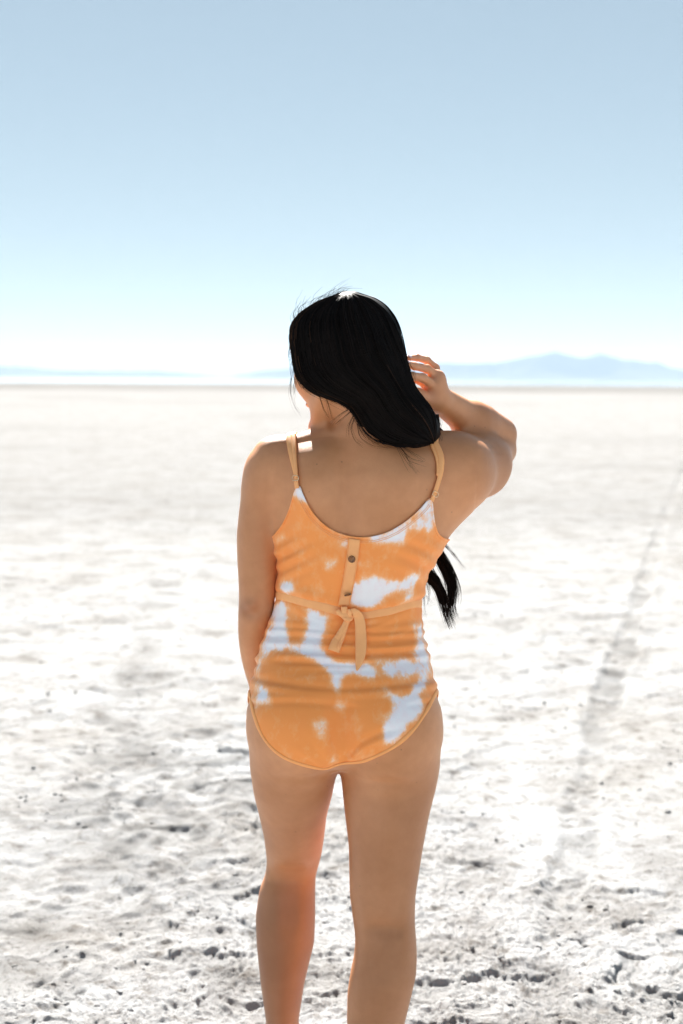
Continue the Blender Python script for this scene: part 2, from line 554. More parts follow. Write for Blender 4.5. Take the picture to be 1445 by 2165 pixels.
build_range('mountain_range', [(470, 799), (520, 789), (560, 783), (620, 778), (760, 772), (900, 766), (930, 765), (975, 768), (1000, 767),
            (1050, 766), (1080, 760), (1110, 755), (1140, 750), (1172, 743), (1200, 751), (1235, 757), (1265, 748), (1285, 752),
            (1310, 760), (1350, 764), (1370, 766), (1385, 764), (1410, 775), (1445, 782), (1500, 784), (1620, 779), (1760, 790), (1900, 800)],
            26000, 950, 3, 'pale blue mountain range with twin peaks on the right of the horizon')
build_range('mountain_range', [(-420, 797), (-300, 780), (-150, 766), (0, 772), (60, 775), (90, 779), (150, 783), (250, 783), (330, 784), (400, 789), (480, 798)],
            26500, 950, 9, 'faint low mountain range on the left of the horizon')

# ---- haze: closed box of thin air round everything
def build_haze():
    x0, x1, y0, y1, z0, z1 = -42000, 42000, -42000, 42000, -4, 660
    v = [(x, y, z) for x in (x0, x1) for y in (y0, y1) for z in (z0, z1)]
    f = np.array([(0, 1, 3, 2), (4, 6, 7, 5), (0, 4, 5, 1), (2, 3, 7, 6), (0, 2, 6, 4), (1, 5, 7, 3)])
    m = bpy.data.materials.new('haze_air'); m.use_nodes = True
    nt = m.node_tree; nt.nodes.clear()
    out = nt.nodes.new('ShaderNodeOutputMaterial')
    vol = nt.nodes.new('ShaderNodeVolumePrincipled')
    vol.inputs['Color'].default_value = (0.62, 0.80, 1.0, 1)
    vol.inputs['Density'].default_value = 3.3e-5
    vol.inputs['Anisotropy'].default_value = 0.0
    nt.links.new(vol.outputs[0], out.inputs['Volume'])
    o = mesh_obj('haze', v, f, m, smooth=False)
    tag(o, 'thin pale haze over the flats and far mountains', 'haze', kind='stuff')
build_haze()

# ================================================================== PERSON
# The body is one implicit surface (profiles traced at their own distances, tapered limbs, ellipsoids) turned into one mesh.
def smooth1(zs, vals, sig, n=420):
    zz = np.linspace(zs[0], zs[-1], n)
    vv = np.interp(zz, zs, vals)
    k = sig / (zz[1] - zz[0])
    if k > 0.3:
        r = int(3 * k) + 1
        g = np.exp(-0.5 * (np.arange(-r, r + 1) / k) ** 2); g /= g.sum()
        # linear extrapolation at the ends keeps the end slope
        pad = np.concatenate([vv[0] + (vv[1] - vv[0]) * np.arange(-r, 0), vv, vv[-1] + (vv[-1] - vv[-2]) * np.arange(1, r + 1)])
        vv = np.convolve(pad, g, 'valid')
    return zz, vv

class Loft:
    """horizontal superellipse sections stacked along z; rows: (v, uL, uR, D, back, front) in photo px and metres"""
    def __init__(self, rows, k, n=2.0, sig=0.008, raw=None):
        R = []
        for (v, ul, ur, D, b, f) in rows:
            p, q = P(np.array(ul), np.array(v), D), P(np.array(ur), np.array(v), D)
            R.append(((p[2] + q[2]) / 2, (p[0] + q[0]) / 2, abs(q[0] - p[0]) / 2, D, b, f))
        if raw: R += raw
        R = np.array(sorted(R))
        self.z0, self.z1 = R[0, 0], R[-1, 0]
        self.t = [smooth1(R[:, 0], R[:, i], sig) for i in range(1, 6)]
        self.k = k; self.n = n
        cx, ax, cy, ab, af = (t[1] for t in self.t)
        m = 0.02 + k
        self.lo = np.array([(cx - ax).min() - m, (cy - ab).min() - m, self.z0 - m])
        self.hi = np.array([(cx + ax).max() + m, (cy + af).max() + m, self.z1 + m])
    def at(self, z):
        return [np.interp(z, t[0], t[1]) for t in self.t]
    def __call__(self, x, y, z):
        cx, ax, cy, ab, af = self.at(z)
        dx = x - cx; dy = y - cy
        ay = np.where(dy < 0, ab, af)
        if self.n == 2.0:
            q = np.sqrt((dx / ax) ** 2 + (dy / ay) ** 2)
        else:
            q = ((np.abs(dx) / ax) ** self.n + (np.abs(dy) / ay) ** self.n) ** (1 / self.n)
        q = np.maximum(q, 1e-3)
        rr = np.sqrt(dx * dx + dy * dy)
        f = np.where(rr > 0.004, rr * (1 - 1 / q), -np.minimum(ax, ay))
        dz = np.maximum(self.z0 - z, z - self.z1)
        return np.sqrt(np.maximum(f, 0) ** 2 + np.maximum(dz, 0) ** 2) + np.minimum(np.maximum(f, dz), 0)

class Cone:
    def __init__(self, a, b, ra, rb, k):
        self.a = np.asarray(a, float); self.b = np.asarray(b, float); self.ra = ra; self.rb = rb; self.k = k
        m = max(ra, rb) + 0.02 + k
        self.lo = np.minimum(self.a, self.b) - m; self.hi = np.maximum(self.a, self.b) + m
    def __call__(self, x, y, z):
        d = self.b - self.a
        px, py, pz = x - self.a[0], y - self.a[1], z - self.a[2]
        t = np.clip((px * d[0] + py * d[1] + pz * d[2]) / (d @ d), 0, 1)
        return np.sqrt((px - t * d[0]) ** 2 + (py - t * d[1]) ** 2 + (pz - t * d[2]) ** 2) - (self.ra + (self.rb - self.ra) * t)

class Ell:
    def __init__(self, c, r, k, R=None):
        self.c = np.asarray(c, float); self.r = np.asarray(r, float); self.k = k
        self.R = np.eye(3) if R is None else np.asarray(R, float)     # rows = local axes
        m = self.r.max() + 0.02 + k
        self.lo = self.c - m; self.hi = self.c + m
    def __call__(self, x, y, z):
        p = (x - self.c[0], y - self.c[1], z - self.c[2])
        l = [self.R[i, 0] * p[0] + self.R[i, 1] * p[1] + self.R[i, 2] * p[2] for i in range(3)]
        k0 = np.sqrt(sum((l[i] / self.r[i]) ** 2 for i in range(3)))
        k1 = np.sqrt(sum((l[i] / self.r[i] ** 2) ** 2 for i in range(3)))
        return k0 * (k0 - 1) / np.maximum(k1, 1e-6)

class Bump:
    """soft swelling (amp > 0) or hollow (amp < 0)"""
    def __init__(self, c, s, amp, R=None):
        self.c = np.asarray(c, float); self.s = np.asarray(s, float) * np.ones(3); self.amp = amp
        self.R = np.eye(3) if R is None else np.asarray(R, float)
        m = self.s.max() * 2.6
        self.lo = self.c - m; self.hi = self.c + m; self.k = None
    def __call__(self, x, y, z):
        p = (x - self.c[0], y - self.c[1], z - self.c[2])
        l = [(self.R[i, 0] * p[0] + self.R[i, 1] * p[1] + self.R[i, 2] * p[2]) / self.s[i] for i in range(3)]
        return self.amp * np.exp(-(l[0] ** 2 + l[1] ** 2 + l[2] ** 2))

def apply(F, prim, x, y, z):
    if prim.k is None: return F - prim(x, y, z)
    g = prim(x, y, z)
    h = np.maximum(prim.k - np.abs(F - g), 0) / prim.k
    return np.minimum(F, g) - h * h * prim.k / 4

def field_grid(prims, xs, ys, zs):
    F = np.full((len(xs), len(ys), len(zs)), 0.5, np.float32)
    for p in prims:
        i0, i1 = np.searchsorted(xs, (p.lo[0], p.hi[0])); j0, j1 = np.searchsorted(ys, (p.lo[1], p.hi[1])); k0, k1 = np.searchsorted(zs, (p.lo[2], p.hi[2]))
        if i1 <= i0 or j1 <= j0 or k1 <= k0: continue
        F[i0:i1, j0:j1, k0:k1] = apply(F[i0:i1, j0:j1, k0:k1], p, xs[i0:i1, None, None], ys[None, j0:j1, None], zs[None, None, k0:k1])
    return F

def field_pts(prims, p):
    F = np.full(len(p), 0.5)
    for q in prims:
        m = np.all((p > q.lo) & (p < q.hi), axis=1)
        if m.any(): F[m] = apply(F[m], q, p[m, 0], p[m, 1], p[m, 2])
    return F

def grad_pts(prims, p, e=0.0008):
    g = np.empty_like(p)
    for i in range(3):
        d = np.zeros(3); d[i] = e
        g[:, i] = (field_pts(prims, p + d) - field_pts(prims, p - d)) / (2 * e)
    return g

def surface_nets(F, xs, ys, zs):
    ins = F < 0
    nx, ny, nz = F.shape
    s = sum(ins[i:nx - 1 + i, j:ny - 1 + j, k:nz - 1 + k].astype(np.int8) for i in (0, 1) for j in (0, 1) for k in (0, 1))
    act = (s > 0) & (s < 8)
    I, J, K = np.nonzero(act)
    idx = np.full(act.shape, -1, np.int32); idx[I, J, K] = np.arange(len(I))
    acc = np.zeros((len(I), 3)); cnt = np.zeros(len(I))
    for ax in range(3):
        for a in (0, 1):
            for b in (0, 1):
                o1 = [0, 0, 0]; others = [t for t in range(3) if t != ax]
                o1[others[0]] = a; o1[others[1]] = b
                o2 = list(o1); o2[ax] = 1
                f1 = F[I + o1[0], J + o1[1], K + o1[2]]; f2 = F[I + o2[0], J + o2[1], K + o2[2]]
                m = (f1 < 0) != (f2 < 0)
                t = np.where(m, f1 / np.where(m, f1 - f2, 1), 0)
                p1 = np.stack([xs[I + o1[0]], ys[J + o1[1]], zs[K + o1[2]]], 1)
                p2 = np.stack([xs[I + o2[0]], ys[J + o2[1]], zs[K + o2[2]]], 1)
                acc[m] += (p1 + (p2 - p1) * t[:, None])[m]; cnt[m] += 1
    v = acc / cnt[:, None]
    quads = []
    for ax in range(3):
        A = [slice(None)] * 3; B = [slice(None)] * 3
        A[ax] = slice(0, -1); B[ax] = slice(1, None)
        a, b = ins[tuple(A)], ins[tuple(B)]
        ch = np.argwhere(a != b)
        o = [t for t in range(3) if t != ax]
        ok = (ch[:, o[0]] > 0) & (ch[:, o[1]] > 0) & (ch[:, o[0]] < F.shape[o[0]] - 1) & (ch[:, o[1]] < F.shape[o[1]] - 1)
        ch = ch[ok]
        def cell(d0, d1):
            c = ch.copy(); c[:, o[0]] += d0; c[:, o[1]] += d1
            return idx[c[:, 0], c[:, 1], c[:, 2]]
        q = np.stack([cell(-1, -1), cell(0, -1), cell(0, 0), cell(-1, 0)], 1)
        flip = a[ch[:, 0], ch[:, 1], ch[:, 2]]
        if ax == 1: flip = ~flip
        q[~flip] = q[~flip][:, ::-1]
        quads.append(q)
    return v, np.concatenate(quads)

def project(prims, v, it=2):
    for _ in range(it):
        f = field_pts(prims, v); g = grad_pts(prims, v)
        n2 = np.maximum((g ** 2).sum(1), 0.09)
        step = np.clip(f / n2, -0.004, 0.004)
        v = v - g * step[:, None]
    return v

def axis(lo, hi, step, fine=None, fstep=0.002):
    out = [lo]
    while out[-1] < hi:
        s = step
        if fine and fine[0] - step < out[-1] < fine[1]: s = fstep
        out.append(out[-1] + s)
    return np.array(out)

# ---------------------------------------------------------------- body shape
TRUNK = Loft([(v, a, b, (db + df) / 2, (df - db) / 2, (df - db) / 2) for v, a, b, db, df in [
    (920, 705, 800, 2.455, 2.555), (935, 645, 855, 2.435, 2.57), (955, 592, 912, 2.42, 2.585), (1000, 574, 945, 2.405, 2.60),
    (1050, 568, 955, 2.40, 2.63), (1100, 579, 944, 2.402, 2.655), (1130, 587, 927, 2.405, 2.66), (1180, 590, 913, 2.412, 2.65),
    (1230, 591, 897, 2.425, 2.625), (1270, 589, 886, 2.437, 2.61), (1300, 580, 887, 2.437, 2.61), (1340, 564, 893, 2.428, 2.615),
    (1380, 551, 903, 2.415, 2.62), (1430, 539, 912, 2.402, 2.62), (1470, 533, 917, 2.392, 2.618), (1500, 530, 923, 2.388, 2.612),
    (1550, 530, 928, 2.395, 2.60), (1590, 560, 905, 2.415, 2.585), (1610, 640, 800, 2.455, 2.555)]], 0.02, n=2.35)

def leg_rows(rows):
    return [(v, a, b, D, bk, fr) for v, a, b, D, bk, fr in rows]

LEG_R = Loft(leg_rows([
    (1500, 748, 918, 2.495, 0.085, 0.09), (1560, 724, 929, 2.495, 0.092, 0.092), (1615, 721, 931, 2.497, 0.090, 0.090), (1656, 723, 924, 2.50, 0.078, 0.087),
    (1723, 730, 907, 2.503, 0.077, 0.082), (1787, 738, 895, 2.505, 0.070, 0.076), (1843, 739, 886, 2.505, 0.064, 0.070), (1891, 740, 879, 2.505, 0.058, 0.066),
    (1944, 747, 877, 2.505, 0.052, 0.064), (1981, 752, 880, 2.503, 0.053, 0.062), (2018, 750, 882, 2.502, 0.056, 0.056), (2060, 741, 880, 2.50, 0.060, 0.050),
    (2101, 735, 870, 2.50, 0.060, 0.048), (2165, 734, 855, 2.50, 0.053, 0.044), (2230, 740, 836, 2.50, 0.042, 0.040), (2310, 752, 818, 2.50, 0.034, 0.034),
    (2370, 750, 816, 2.51, 0.036, 0.036)]), 0.02, n=2.1)
LEG_L = Loft(leg_rows([
    (1500, 534, 690, 2.50, 0.085, 0.09), (1560, 527, 712, 2.50, 0.090, 0.092), (1622, 529, 713, 2.512, 0.086, 0.09), (1675, 537, 704, 2.54, 0.080, 0.086),
    (1723, 549, 691, 2.575, 0.074, 0.08), (1768, 559, 686, 2.61, 0.067, 0.074), (1802, 563, 681, 2.636, 0.061, 0.068), (1826, 564, 676, 2.652, 0.046, 0.066),
    (1850, 562, 668, 2.662, 0.038, 0.064), (1877, 550, 667, 2.664, 0.050, 0.06), (1936, 541, 667, 2.668, 0.060, 0.052), (1992, 543, 665, 2.675, 0.062, 0.048),
    (2022, 546, 657, 2.68, 0.060, 0.046), (2078, 552, 644, 2.69, 0.052, 0.042), (2123, 558, 637, 2.70, 0.043, 0.038), (2165, 564, 631, 2.708, 0.035, 0.034),
    (2200, 567, 629, 2.712, 0.034, 0.034), (2240, 566, 630, 2.715, 0.036, 0.036)]), 0.02, n=2.1)

ARM_L = Loft([
    (946, 560, 606, 2.505, 0.022, 0.022), (960, 541, 614, 2.505, 0.038, 0.038), (985, 527, 608, 2.505, 0.046, 0.046), (1030, 513, 596, 2.507, 0.048, 0.048), (1080, 506, 590, 2.51, 0.046, 0.046),
    (1130, 501, 587, 2.515, 0.044, 0.044), (1180, 502, 589, 2.52, 0.042, 0.042), (1230, 505, 587, 2.525, 0.040, 0.040), (1265, 506, 582, 2.53, 0.039, 0.038),
    (1300, 504, 577, 2.54, 0.039, 0.036), (1340, 504, 574, 2.555, 0.036, 0.034), (1380, 508, 573, 2.575, 0.032, 0.031), (1415, 516, 574, 2.59, 0.029, 0.028),
    (1450, 527, 576, 2.605, 0.024, 0.024), (1480, 536, 580, 2.615, 0.020, 0.021), (1500, 541, 585, 2.62, 0.018, 0.018)], 0.006, n=2.0)

def pp(u, v, D): return P(np.array(float(u)), np.array(float(v)), D)

SUITP = [TRUNK, LEG_R, LEG_L,
         Ell(pp(640, 1525, 2.455), (0.077, 0.080, 0.088), 0.05), Ell(pp(822, 1530, 2.455), (0.079, 0.080, 0.088), 0.05),
         # bust, belly
         Ell(pp(655, 1135, 2.615), (0.060, 0.050, 0.062), 0.04), Ell(pp(845, 1135, 2.615), (0.060, 0.050, 0.062), 0.04)]
SOFT = [Bump(pp(735, 1010, 2.40), (0.016, 0.06, 0.15), -0.009),          # spine
        Bump(pp(738, 1290, 2.43), (0.022, 0.06, 0.07), -0.005),
        Bump(pp(722, 1540, 2.37), (0.020, 0.06, 0.055), -0.012),         # cleft under the cloth
        Bump(pp(655, 1030, 2.41), (0.040, 0.05, 0.060), 0.010), Bump(pp(868, 1020, 2.41), (0.045, 0.05, 0.060), 0.013),
        Bump(pp(900, 1060, 2.42), (0.03, 0.05, 0.035), -0.005), Bump(pp(610, 1060, 2.42), (0.02, 0.05, 0.05), -0.004)]  # shoulder blades
R1 = pp(1055, 951, 2.72)
UPPER = [
    # trapezius and shoulders
    Cone(pp(742, 932, 2.48), pp(590, 966, 2.50), 0.038, 0.030, 0.035), Cone(pp(790, 915, 2.48), pp(945, 972, 2.515), 0.042, 0.034, 0.045),
    ARM_L, Ell(pp(579, 1000, 2.503), (0.046, 0.052, 0.060), 0.03),
    Cone(pp(600, 1050, 2.50), pp(622, 1150, 2.50), 0.040, 0.03, 0.02),
    # raised right arm
    Ell(pp(972, 983, 2.535), (0.050, 0.055, 0.047), 0.05),
    Cone(pp(958, 1004, 2.525), pp(1012, 984, 2.625), 0.056, 0.049, 0.05), Cone(pp(1012, 984, 2.625), R1, 0.049, 0.034, 0.05),
    Cone(pp(968, 1020, 2.535), pp(880, 1140, 2.50), 0.048, 0.040, 0.035),
    Cone(pp(1055, 921, 2.728), pp(1000, 893, 2.655), 0.0315, 0.0335, 0.006), Cone(pp(1000, 893, 2.655), pp(926, 842, 2.545), 0.0335, 0.0235, 0.03),
    Cone(pp(1056, 917, 2.724), pp(1018, 895, 2.678), 0.0315, 0.0345, 0.012),
]
# right hand: back of the hand, four fingers bent into the hair, thumb below
HAND = [Ell(pp(917, 826, 2.527), (0.019, 0.017, 0.024), 0.012), Cone(pp(925, 842, 2.545), pp(922, 812, 2.53), 0.0215, 0.017, 0.012),
        Cone(pp(915, 836, 2.535), pp(922, 800, 2.53), 0.016, 0.014, 0.01)]
def finger(pts, rad, k=0.004):
    a = [pp(*p) for p in pts]
    return [Cone(a[i], a[i + 1], rad[i], rad[i + 1], 0.012 if i == 0 else k) for i in range(len(a) - 1)]
HAND += finger([(926, 806, 2.545), (921, 778, 2.55), (903, 762, 2.54), (882, 756, 2.515), (864, 757, 2.495)], [.0085, .0072, .0066, .006, .0046])       # little finger
HAND += finger([(928, 815, 2.533), (927, 797, 2.53), (903, 780, 2.513), (876, 774, 2.487), (858, 768, 2.468)], [.0095, .0082, .0074, .0066, .005])       # ring finger
HAND += finger([(922, 826, 2.522), (919, 816, 2.515), (894, 799, 2.492), (872, 795, 2.468), (855, 797, 2.452)], [.010, .0088, .0078, .0068, .0055])      # middle finger
HAND += finger([(914, 830, 2.528), (908, 818, 2.535), (886, 803, 2.525), (868, 802, 2.50), (850, 806, 2.48)], [.010, .0085, .0078, .0068, .0055])        # index finger
HAND += finger([(920, 843, 2.535), (905, 843, 2.52), (886, 834, 2.497), (868, 825, 2.478), (850, 822, 2.465)], [.013, .0125, .0105, .0088, .006])        # thumb
# left hand resting on the front of the thigh, hidden behind the hip
LHAND = [Cone(pp(562, 1490, 2.62), pp(575, 1545, 2.64), 0.019, 0.021, 0.02)]
for i, (du, L) in enumerate([(-20, 70), (-6, 82), (8, 80), (22, 66)]):
    b = pp(576 + du, 1560, 2.645)
    LHAND += [Cone(b, b + np.array([0.002, 0.006, -L * 0.45e-3]), 0.0085, 0.008, 0.006), Cone(b + np.array([0.002, 0.006, -L * 0.45e-3]), b + np.array([0.004, 0.002, -L * 0.9e-3]), 0.008, 0.006, 0.003)]
LHAND += [Cone(pp(580, 1505, 2.635), pp(606, 1550, 2.655), 0.011, 0.009, 0.01), Cone(pp(606, 1550, 2.655), pp(612, 1585, 2.655), 0.009, 0.007, 0.004)]

def foot(ax, ay, toe_dx):
    z = 0.0
    out = [Cone((ax, ay, 0.11), (ax, ay - 0.012, 0.035), 0.034, 0.030, 0.02), Cone((ax, ay - 0.02, 0.034), (ax + toe_dx * .6, ay + 0.10, 0.030), 0.031, 0.030, 0.02),
           Cone((ax, ay + 0.02, 0.075), (ax + toe_dx * .7, ay + 0.12, 0.030), 0.030, 0.024, 0.02)]
    for i in range(5):
        x = ax + toe_dx * .8 + (i - 2) * 0.0155
        L = (0.165, 0.178, 0.182, 0.186, 0.19)[i] if toe_dx > 0 else (0.19, 0.186, 0.182, 0.178, 0.165)[i]
        out.append(Cone((x, ay + 0.10, 0.022), (x + toe_dx * .25, ay + L - 0.03, 0.014), 0.017, 0.0115, 0.006))
    return out
pr = pp(783, 2345, 2.505); pl = pp(598, 2200, 2.712)
FEET = foot(pr[0], 2.505, 0.015) + foot(pl[0], 2.712, -0.012)

# head: local axes right / forward / up
HYAW, HPITCH, HROLL = math.radians(42), math.radians(-10), math.radians(-6)
Fh = np.array([-math.sin(HYAW) * math.cos(HPITCH), math.cos(HYAW) * math.cos(HPITCH), math.sin(HPITCH)])
Rh = np.array([math.cos(HYAW), math.sin(HYAW), 0.0])
Uh = np.cross(Rh, Fh)
Rh, Uh = math.cos(HROLL) * Rh + math.sin(HROLL) * Uh, math.cos(HROLL) * Uh - math.sin(HROLL) * Rh
HB = np.stack([Rh, Fh, Uh])
HC = pp(732, 752, 2.49)
def hp(r, f, u): return HC + r * Rh + f * Fh + u * Uh
HEAD = [Ell(hp(0, -0.010, 0.018), (0.072, 0.090, 0.080), 0.02, HB), Ell(hp(0, 0.034, -0.034), (0.058, 0.056, 0.080), 0.03, HB),
        Cone(hp(0.046, 0.006, -0.072), hp(0.006, 0.070, -0.115), 0.016, 0.015, 0.018), Cone(hp(-0.046, 0.006, -0.072), hp(-0.006, 0.070, -0.115), 0.016, 0.015, 0.018),
        Ell(hp(0.036, 0.058, -0.036), (0.026, 0.026, 0.028), 0.02, HB), Ell(hp(-0.036, 0.058, -0.036), (0.026, 0.026, 0.028), 0.02, HB),
        Cone(hp(0, 0.088, 0.004), hp(0, 0.104, -0.034), 0.009, 0.012, 0.010), Ell(hp(0, 0.092, -0.040), (0.017, 0.011, 0.010), 0.008, HB),
        Ell(hp(0, 0.089, -0.0635), (0.023, 0.010, 0.0058), 0.006, HB), Ell(hp(0, 0.087, -0.0735), (0.020, 0.011, 0.0068), 0.005, HB),
        Ell(hp(0, 0.074, -0.114), (0.018, 0.016, 0.015), 0.012, HB),
        Ell(hp(0.031, 0.086, 0.018), (0.022, 0.010, 0.008), 0.012, HB), Ell(hp(-0.031, 0.086, 0.018), (0.022, 0.010, 0.008), 0.012, HB),
        Bump(hp(0.031, 0.092, 0.002), (0.014, 0.014, 0.010), -0.007, HB), Bump(hp(-0.031, 0.092, 0.002), (0.014, 0.014, 0.010), -0.007, HB),
        # ears
        Ell(hp(-0.073, -0.004, -0.012), (0.007, 0.017, 0.029), 0.006, HB), Ell(hp(0.073, -0.004, -0.012), (0.007, 0.017, 0.029), 0.006, HB),
        # neck
        Cone(pp(764, 940, 2.500), hp(0.012, -0.026, -0.050), 0.053, 0.047, 0.022)]

CREASE = [Bump(pp(703, 893, 2.455), (0.008, 0.03, 0.012), -0.009), Bump(pp(720, 882, 2.45), (0.008, 0.03, 0.012), -0.005),
          Bump(pp(620, 1840, 2.615), (0.036, 0.04, 0.026), -0.008), Bump(pp(583, 1935, 2.61), (0.02, 0.04, 0.045), 0.004), Bump(pp(642, 1945, 2.61), (0.018, 0.04, 0.05), 0.004),
          Bump(pp(812, 1962, 2.455), (0.03, 0.03, 0.016), -0.007), Bump(pp(770, 1950, 2.455), (0.012, 0.03, 0.05), 0.004), Bump(pp(862, 1950, 2.455), (0.012, 0.03, 0.05), 0.004),
          Bump(pp(808, 1656, 2.41), (0.060, 0.05, 0.012), -0.006), Bump(pp(640, 1642, 2.43), (0.05, 0.05, 0.010), -0.004), Bump(pp(745, 1640, 2.44), (0.018, 0.05, 0.03), -0.004),
          Bump(pp(530, 1280, 2.49), (0.012, 0.03, 0.010), 0.006), Bump(pp(528, 1300, 2.50), (0.012, 0.03, 0.008), -0.005), Bump(pp(548, 1288, 2.49), (0.009, 0.03, 0.018), -0.004),
          Bump(pp(770, 2070, 2.44), (0.03, 0.04, 0.05), 0.003), Bump(pp(840, 2070, 2.44), (0.03, 0.04, 0.06), 0.003)]
BODY = SUITP + SOFT + UPPER + HAND + LHAND + FEET + HEAD + CREASE

xs = axis(-0.255, 0.40, 0.0045, (0.105, 0.185)); ys = axis(2.33, 3.0, 0.005, (2.44, 2.56)); zs = axis(-0.01, 1.60, 0.0048, (1.37, 1.46))
Fb = field_grid(BODY, xs, ys, zs)
bv, bq = surface_nets(Fb, xs, ys, zs)
del Fb
bv = project(BODY, bv, 2)
person = empty('person', (0.0, 2.55, 0.0))
tag(person, 'woman in orange and white tie-dye swimsuit seen from behind, hand in long black hair', 'person')
INV = Matrix.Translation((0.0, -2.55, 0.0))
def under(o, parent):
    o.parent = parent
    if parent is person: o.matrix_parent_inverse = INV
    return o
# keep only the outer shell
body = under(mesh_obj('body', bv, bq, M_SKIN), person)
fl = np.zeros(len(bv))
for c, r, a in [(pp(925, 790, 2.53), 0.03, 0.5), (pp(880, 765, 2.50), 0.035, 0.55), (pp(900, 835, 2.51), 0.03, 0.4), (pp(532, 1285, 2.50), 0.03, 0.25), (pp(660, 880, 2.55), 0.03, 0.35)]:
    fl = np.maximum(fl, a * np.exp(-((bv - c) ** 2).sum(1) / r ** 2))
add_attr(body, 'flush', fl)
bu, bvv = proj(bv)
shadev = 0.18 * sstep(0.10, 0.17, -bv[:, 0]) * sstep(0.98, 1.12, bv[:, 2])                       # left arm and shoulder
shadev = np.maximum(shadev, 0.32 * np.exp(-((bv[:, 2] - 1.32) / 0.045) ** 2) * (np.abs(bv[:, 0]) < 0.3))      # tops of the shoulders
shadev = np.maximum(shadev, 0.70 * (1 - sstep(0.40, 0.52, bv[:, 2])) * sstep(-0.005, 0.03, -bv[:, 0]))       # left calf
shadev = np.maximum(shadev, 0.34 * (1 - sstep(0.62, 0.82, bv[:, 2])))  # both legs darkened, shade painted as skin tone
shadev = np.maximum(shadev, 0.30 * sstep(0.20, 0.27, bv[:, 0]) * (bv[:, 2] > 1.2))                        # raised forearm
shadev = np.maximum(shadev, 0.5 * np.exp(-(((bv[:, 0] + 0.17) / 0.02) ** 2 + ((bv[:, 2] - pp(527, 1290, 2.5)[2]) / 0.018) ** 2)))    # elbow dimple, its shade painted in
add_attr(body, 'tan', np.clip(shadev + 0.08 * vnoise3(bv[:, 0] * 14, bv[:, 1] * 14, bv[:, 2] * 14, 33), 0, 1))
body_bvh = BVHTree.FromPolygons([tuple(p) for p in bv], [tuple(q) for q in bq])

for s in (-1, 1):
    t = np.linspace(0, math.pi, 9); ph = np.linspace(0, 2 * math.pi, 13)[:-1]
    c = hp(0.031 * s, 0.076, 0.002)
    v = np.array([c + 0.0118 * np.array([math.sin(a) * math.cos(b), math.sin(a) * math.sin(b), math.cos(a)]) for a in t for b in ph])
    i = np.arange(len(v)).reshape(9, 12); j = np.roll(i, -1, 1)
    eye = under(mesh_obj('eye', v, np.stack([i[:-1], i[1:], j[1:], j[:-1]], -1).reshape(-1, 4), M_EYE), person)
    ang = np.linspace(0, 2 * math.pi, 16, endpoint=False)
    iv = np.array([c + Fh * (0.0121 - 0.0012 * k) + 0.0027 * k * (Rh * math.cos(a) + Uh * math.sin(a)) for k in (0.05, 1, 2) for a in ang])
    i = np.arange(48).reshape(3, 16); j = np.roll(i, -1, 1)
    mesh_obj('iris', iv, np.stack([i[:-1], j[:-1], j[1:], i[1:]], -1).reshape(-1, 4), M_BUTTON, eye)

# ---------------------------------------------------------------- sweeps
def frames(pts):
    t = np.gradient(pts, axis=0)
    return t / np.linalg.norm(t, axis=1)[:, None]

def resample(pts, n):
    pts = np.asarray(pts, float)
    d = np.concatenate([[0], np.cumsum(np.linalg.norm(np.diff(pts, axis=0), axis=1))])
    t = np.linspace(0, d[-1], n * 4)
    out = np.stack([np.interp(t, d, pts[:, i]) for i in range(pts.shape[1])], 1)
    k = max(2, int(len(t) / max(len(pts), 2) * 0.8)); g = np.hanning(2 * k + 1); g /= g.sum()
    pad = np.concatenate([out[0] + (out[1] - out[0]) * np.arange(-k, 0)[:, None], out, out[-1] + (out[-1] - out[-2]) * np.arange(1, k + 1)[:, None]])
    out = np.stack([np.convolve(pad[:, i], g, 'valid') for i in range(out.shape[1])], 1)
    return out[np.linspace(0, len(out) - 1, n).astype(int)]

def band(pts, nor, width, thick, closed=False, m=10, power=2.6, twist=None):
    """flattened tube; nor = outward direction per point; width/thick = full sizes"""
    pts = np.asarray(pts, float); n = len(pts)
    t = (np.roll(pts, -1, 0) - np.roll(pts, 1, 0)) if closed else np.gradient(pts, axis=0)
    t = t / np.linalg.norm(t, axis=1)[:, None]
    nor = np.asarray(nor, float) * np.ones((n, 1))
    side = np.cross(t, nor); side /= np.linalg.norm(side, axis=1)[:, None]
    nn = np.cross(side, t)
    if twist is not None:
        c, s = np.cos(twist)[:, None], np.sin(twist)[:, None]
        side, nn = c * side + s * nn, c * nn - s * side
    a = np.linspace(0, 2 * math.pi, m, endpoint=False)
    cx = np.sign(np.cos(a)) * np.abs(np.cos(a)) ** (2 / power); cy = np.sign(np.sin(a)) * np.abs(np.sin(a)) ** (2 / power)
    w = (np.asarray(width) * np.ones(n))[:, None, None] / 2; h = (np.asarray(thick) * np.ones(n))[:, None, None] / 2
    v = pts[:, None] + side[:, None] * cx[None, :, None] * w + nn[:, None] * cy[None, :, None] * h
    idx = np.arange(n * m).reshape(n, m); j = np.roll(idx, -1, 1)
    if closed:
        i2 = np.roll(idx, -1, 0); j2 = np.roll(j, -1, 0)
        q = np.stack([idx, j, j2, i2], -1).reshape(-1, 4)
        return v.reshape(-1, 3), [q]
    q = np.stack([idx[:-1], j[:-1], j[1:], idx[1:]], -1).reshape(-1, 4)
    caps = np.array([idx[0][::-1], idx[-1]])
    return v.reshape(-1, 3), [q, caps]

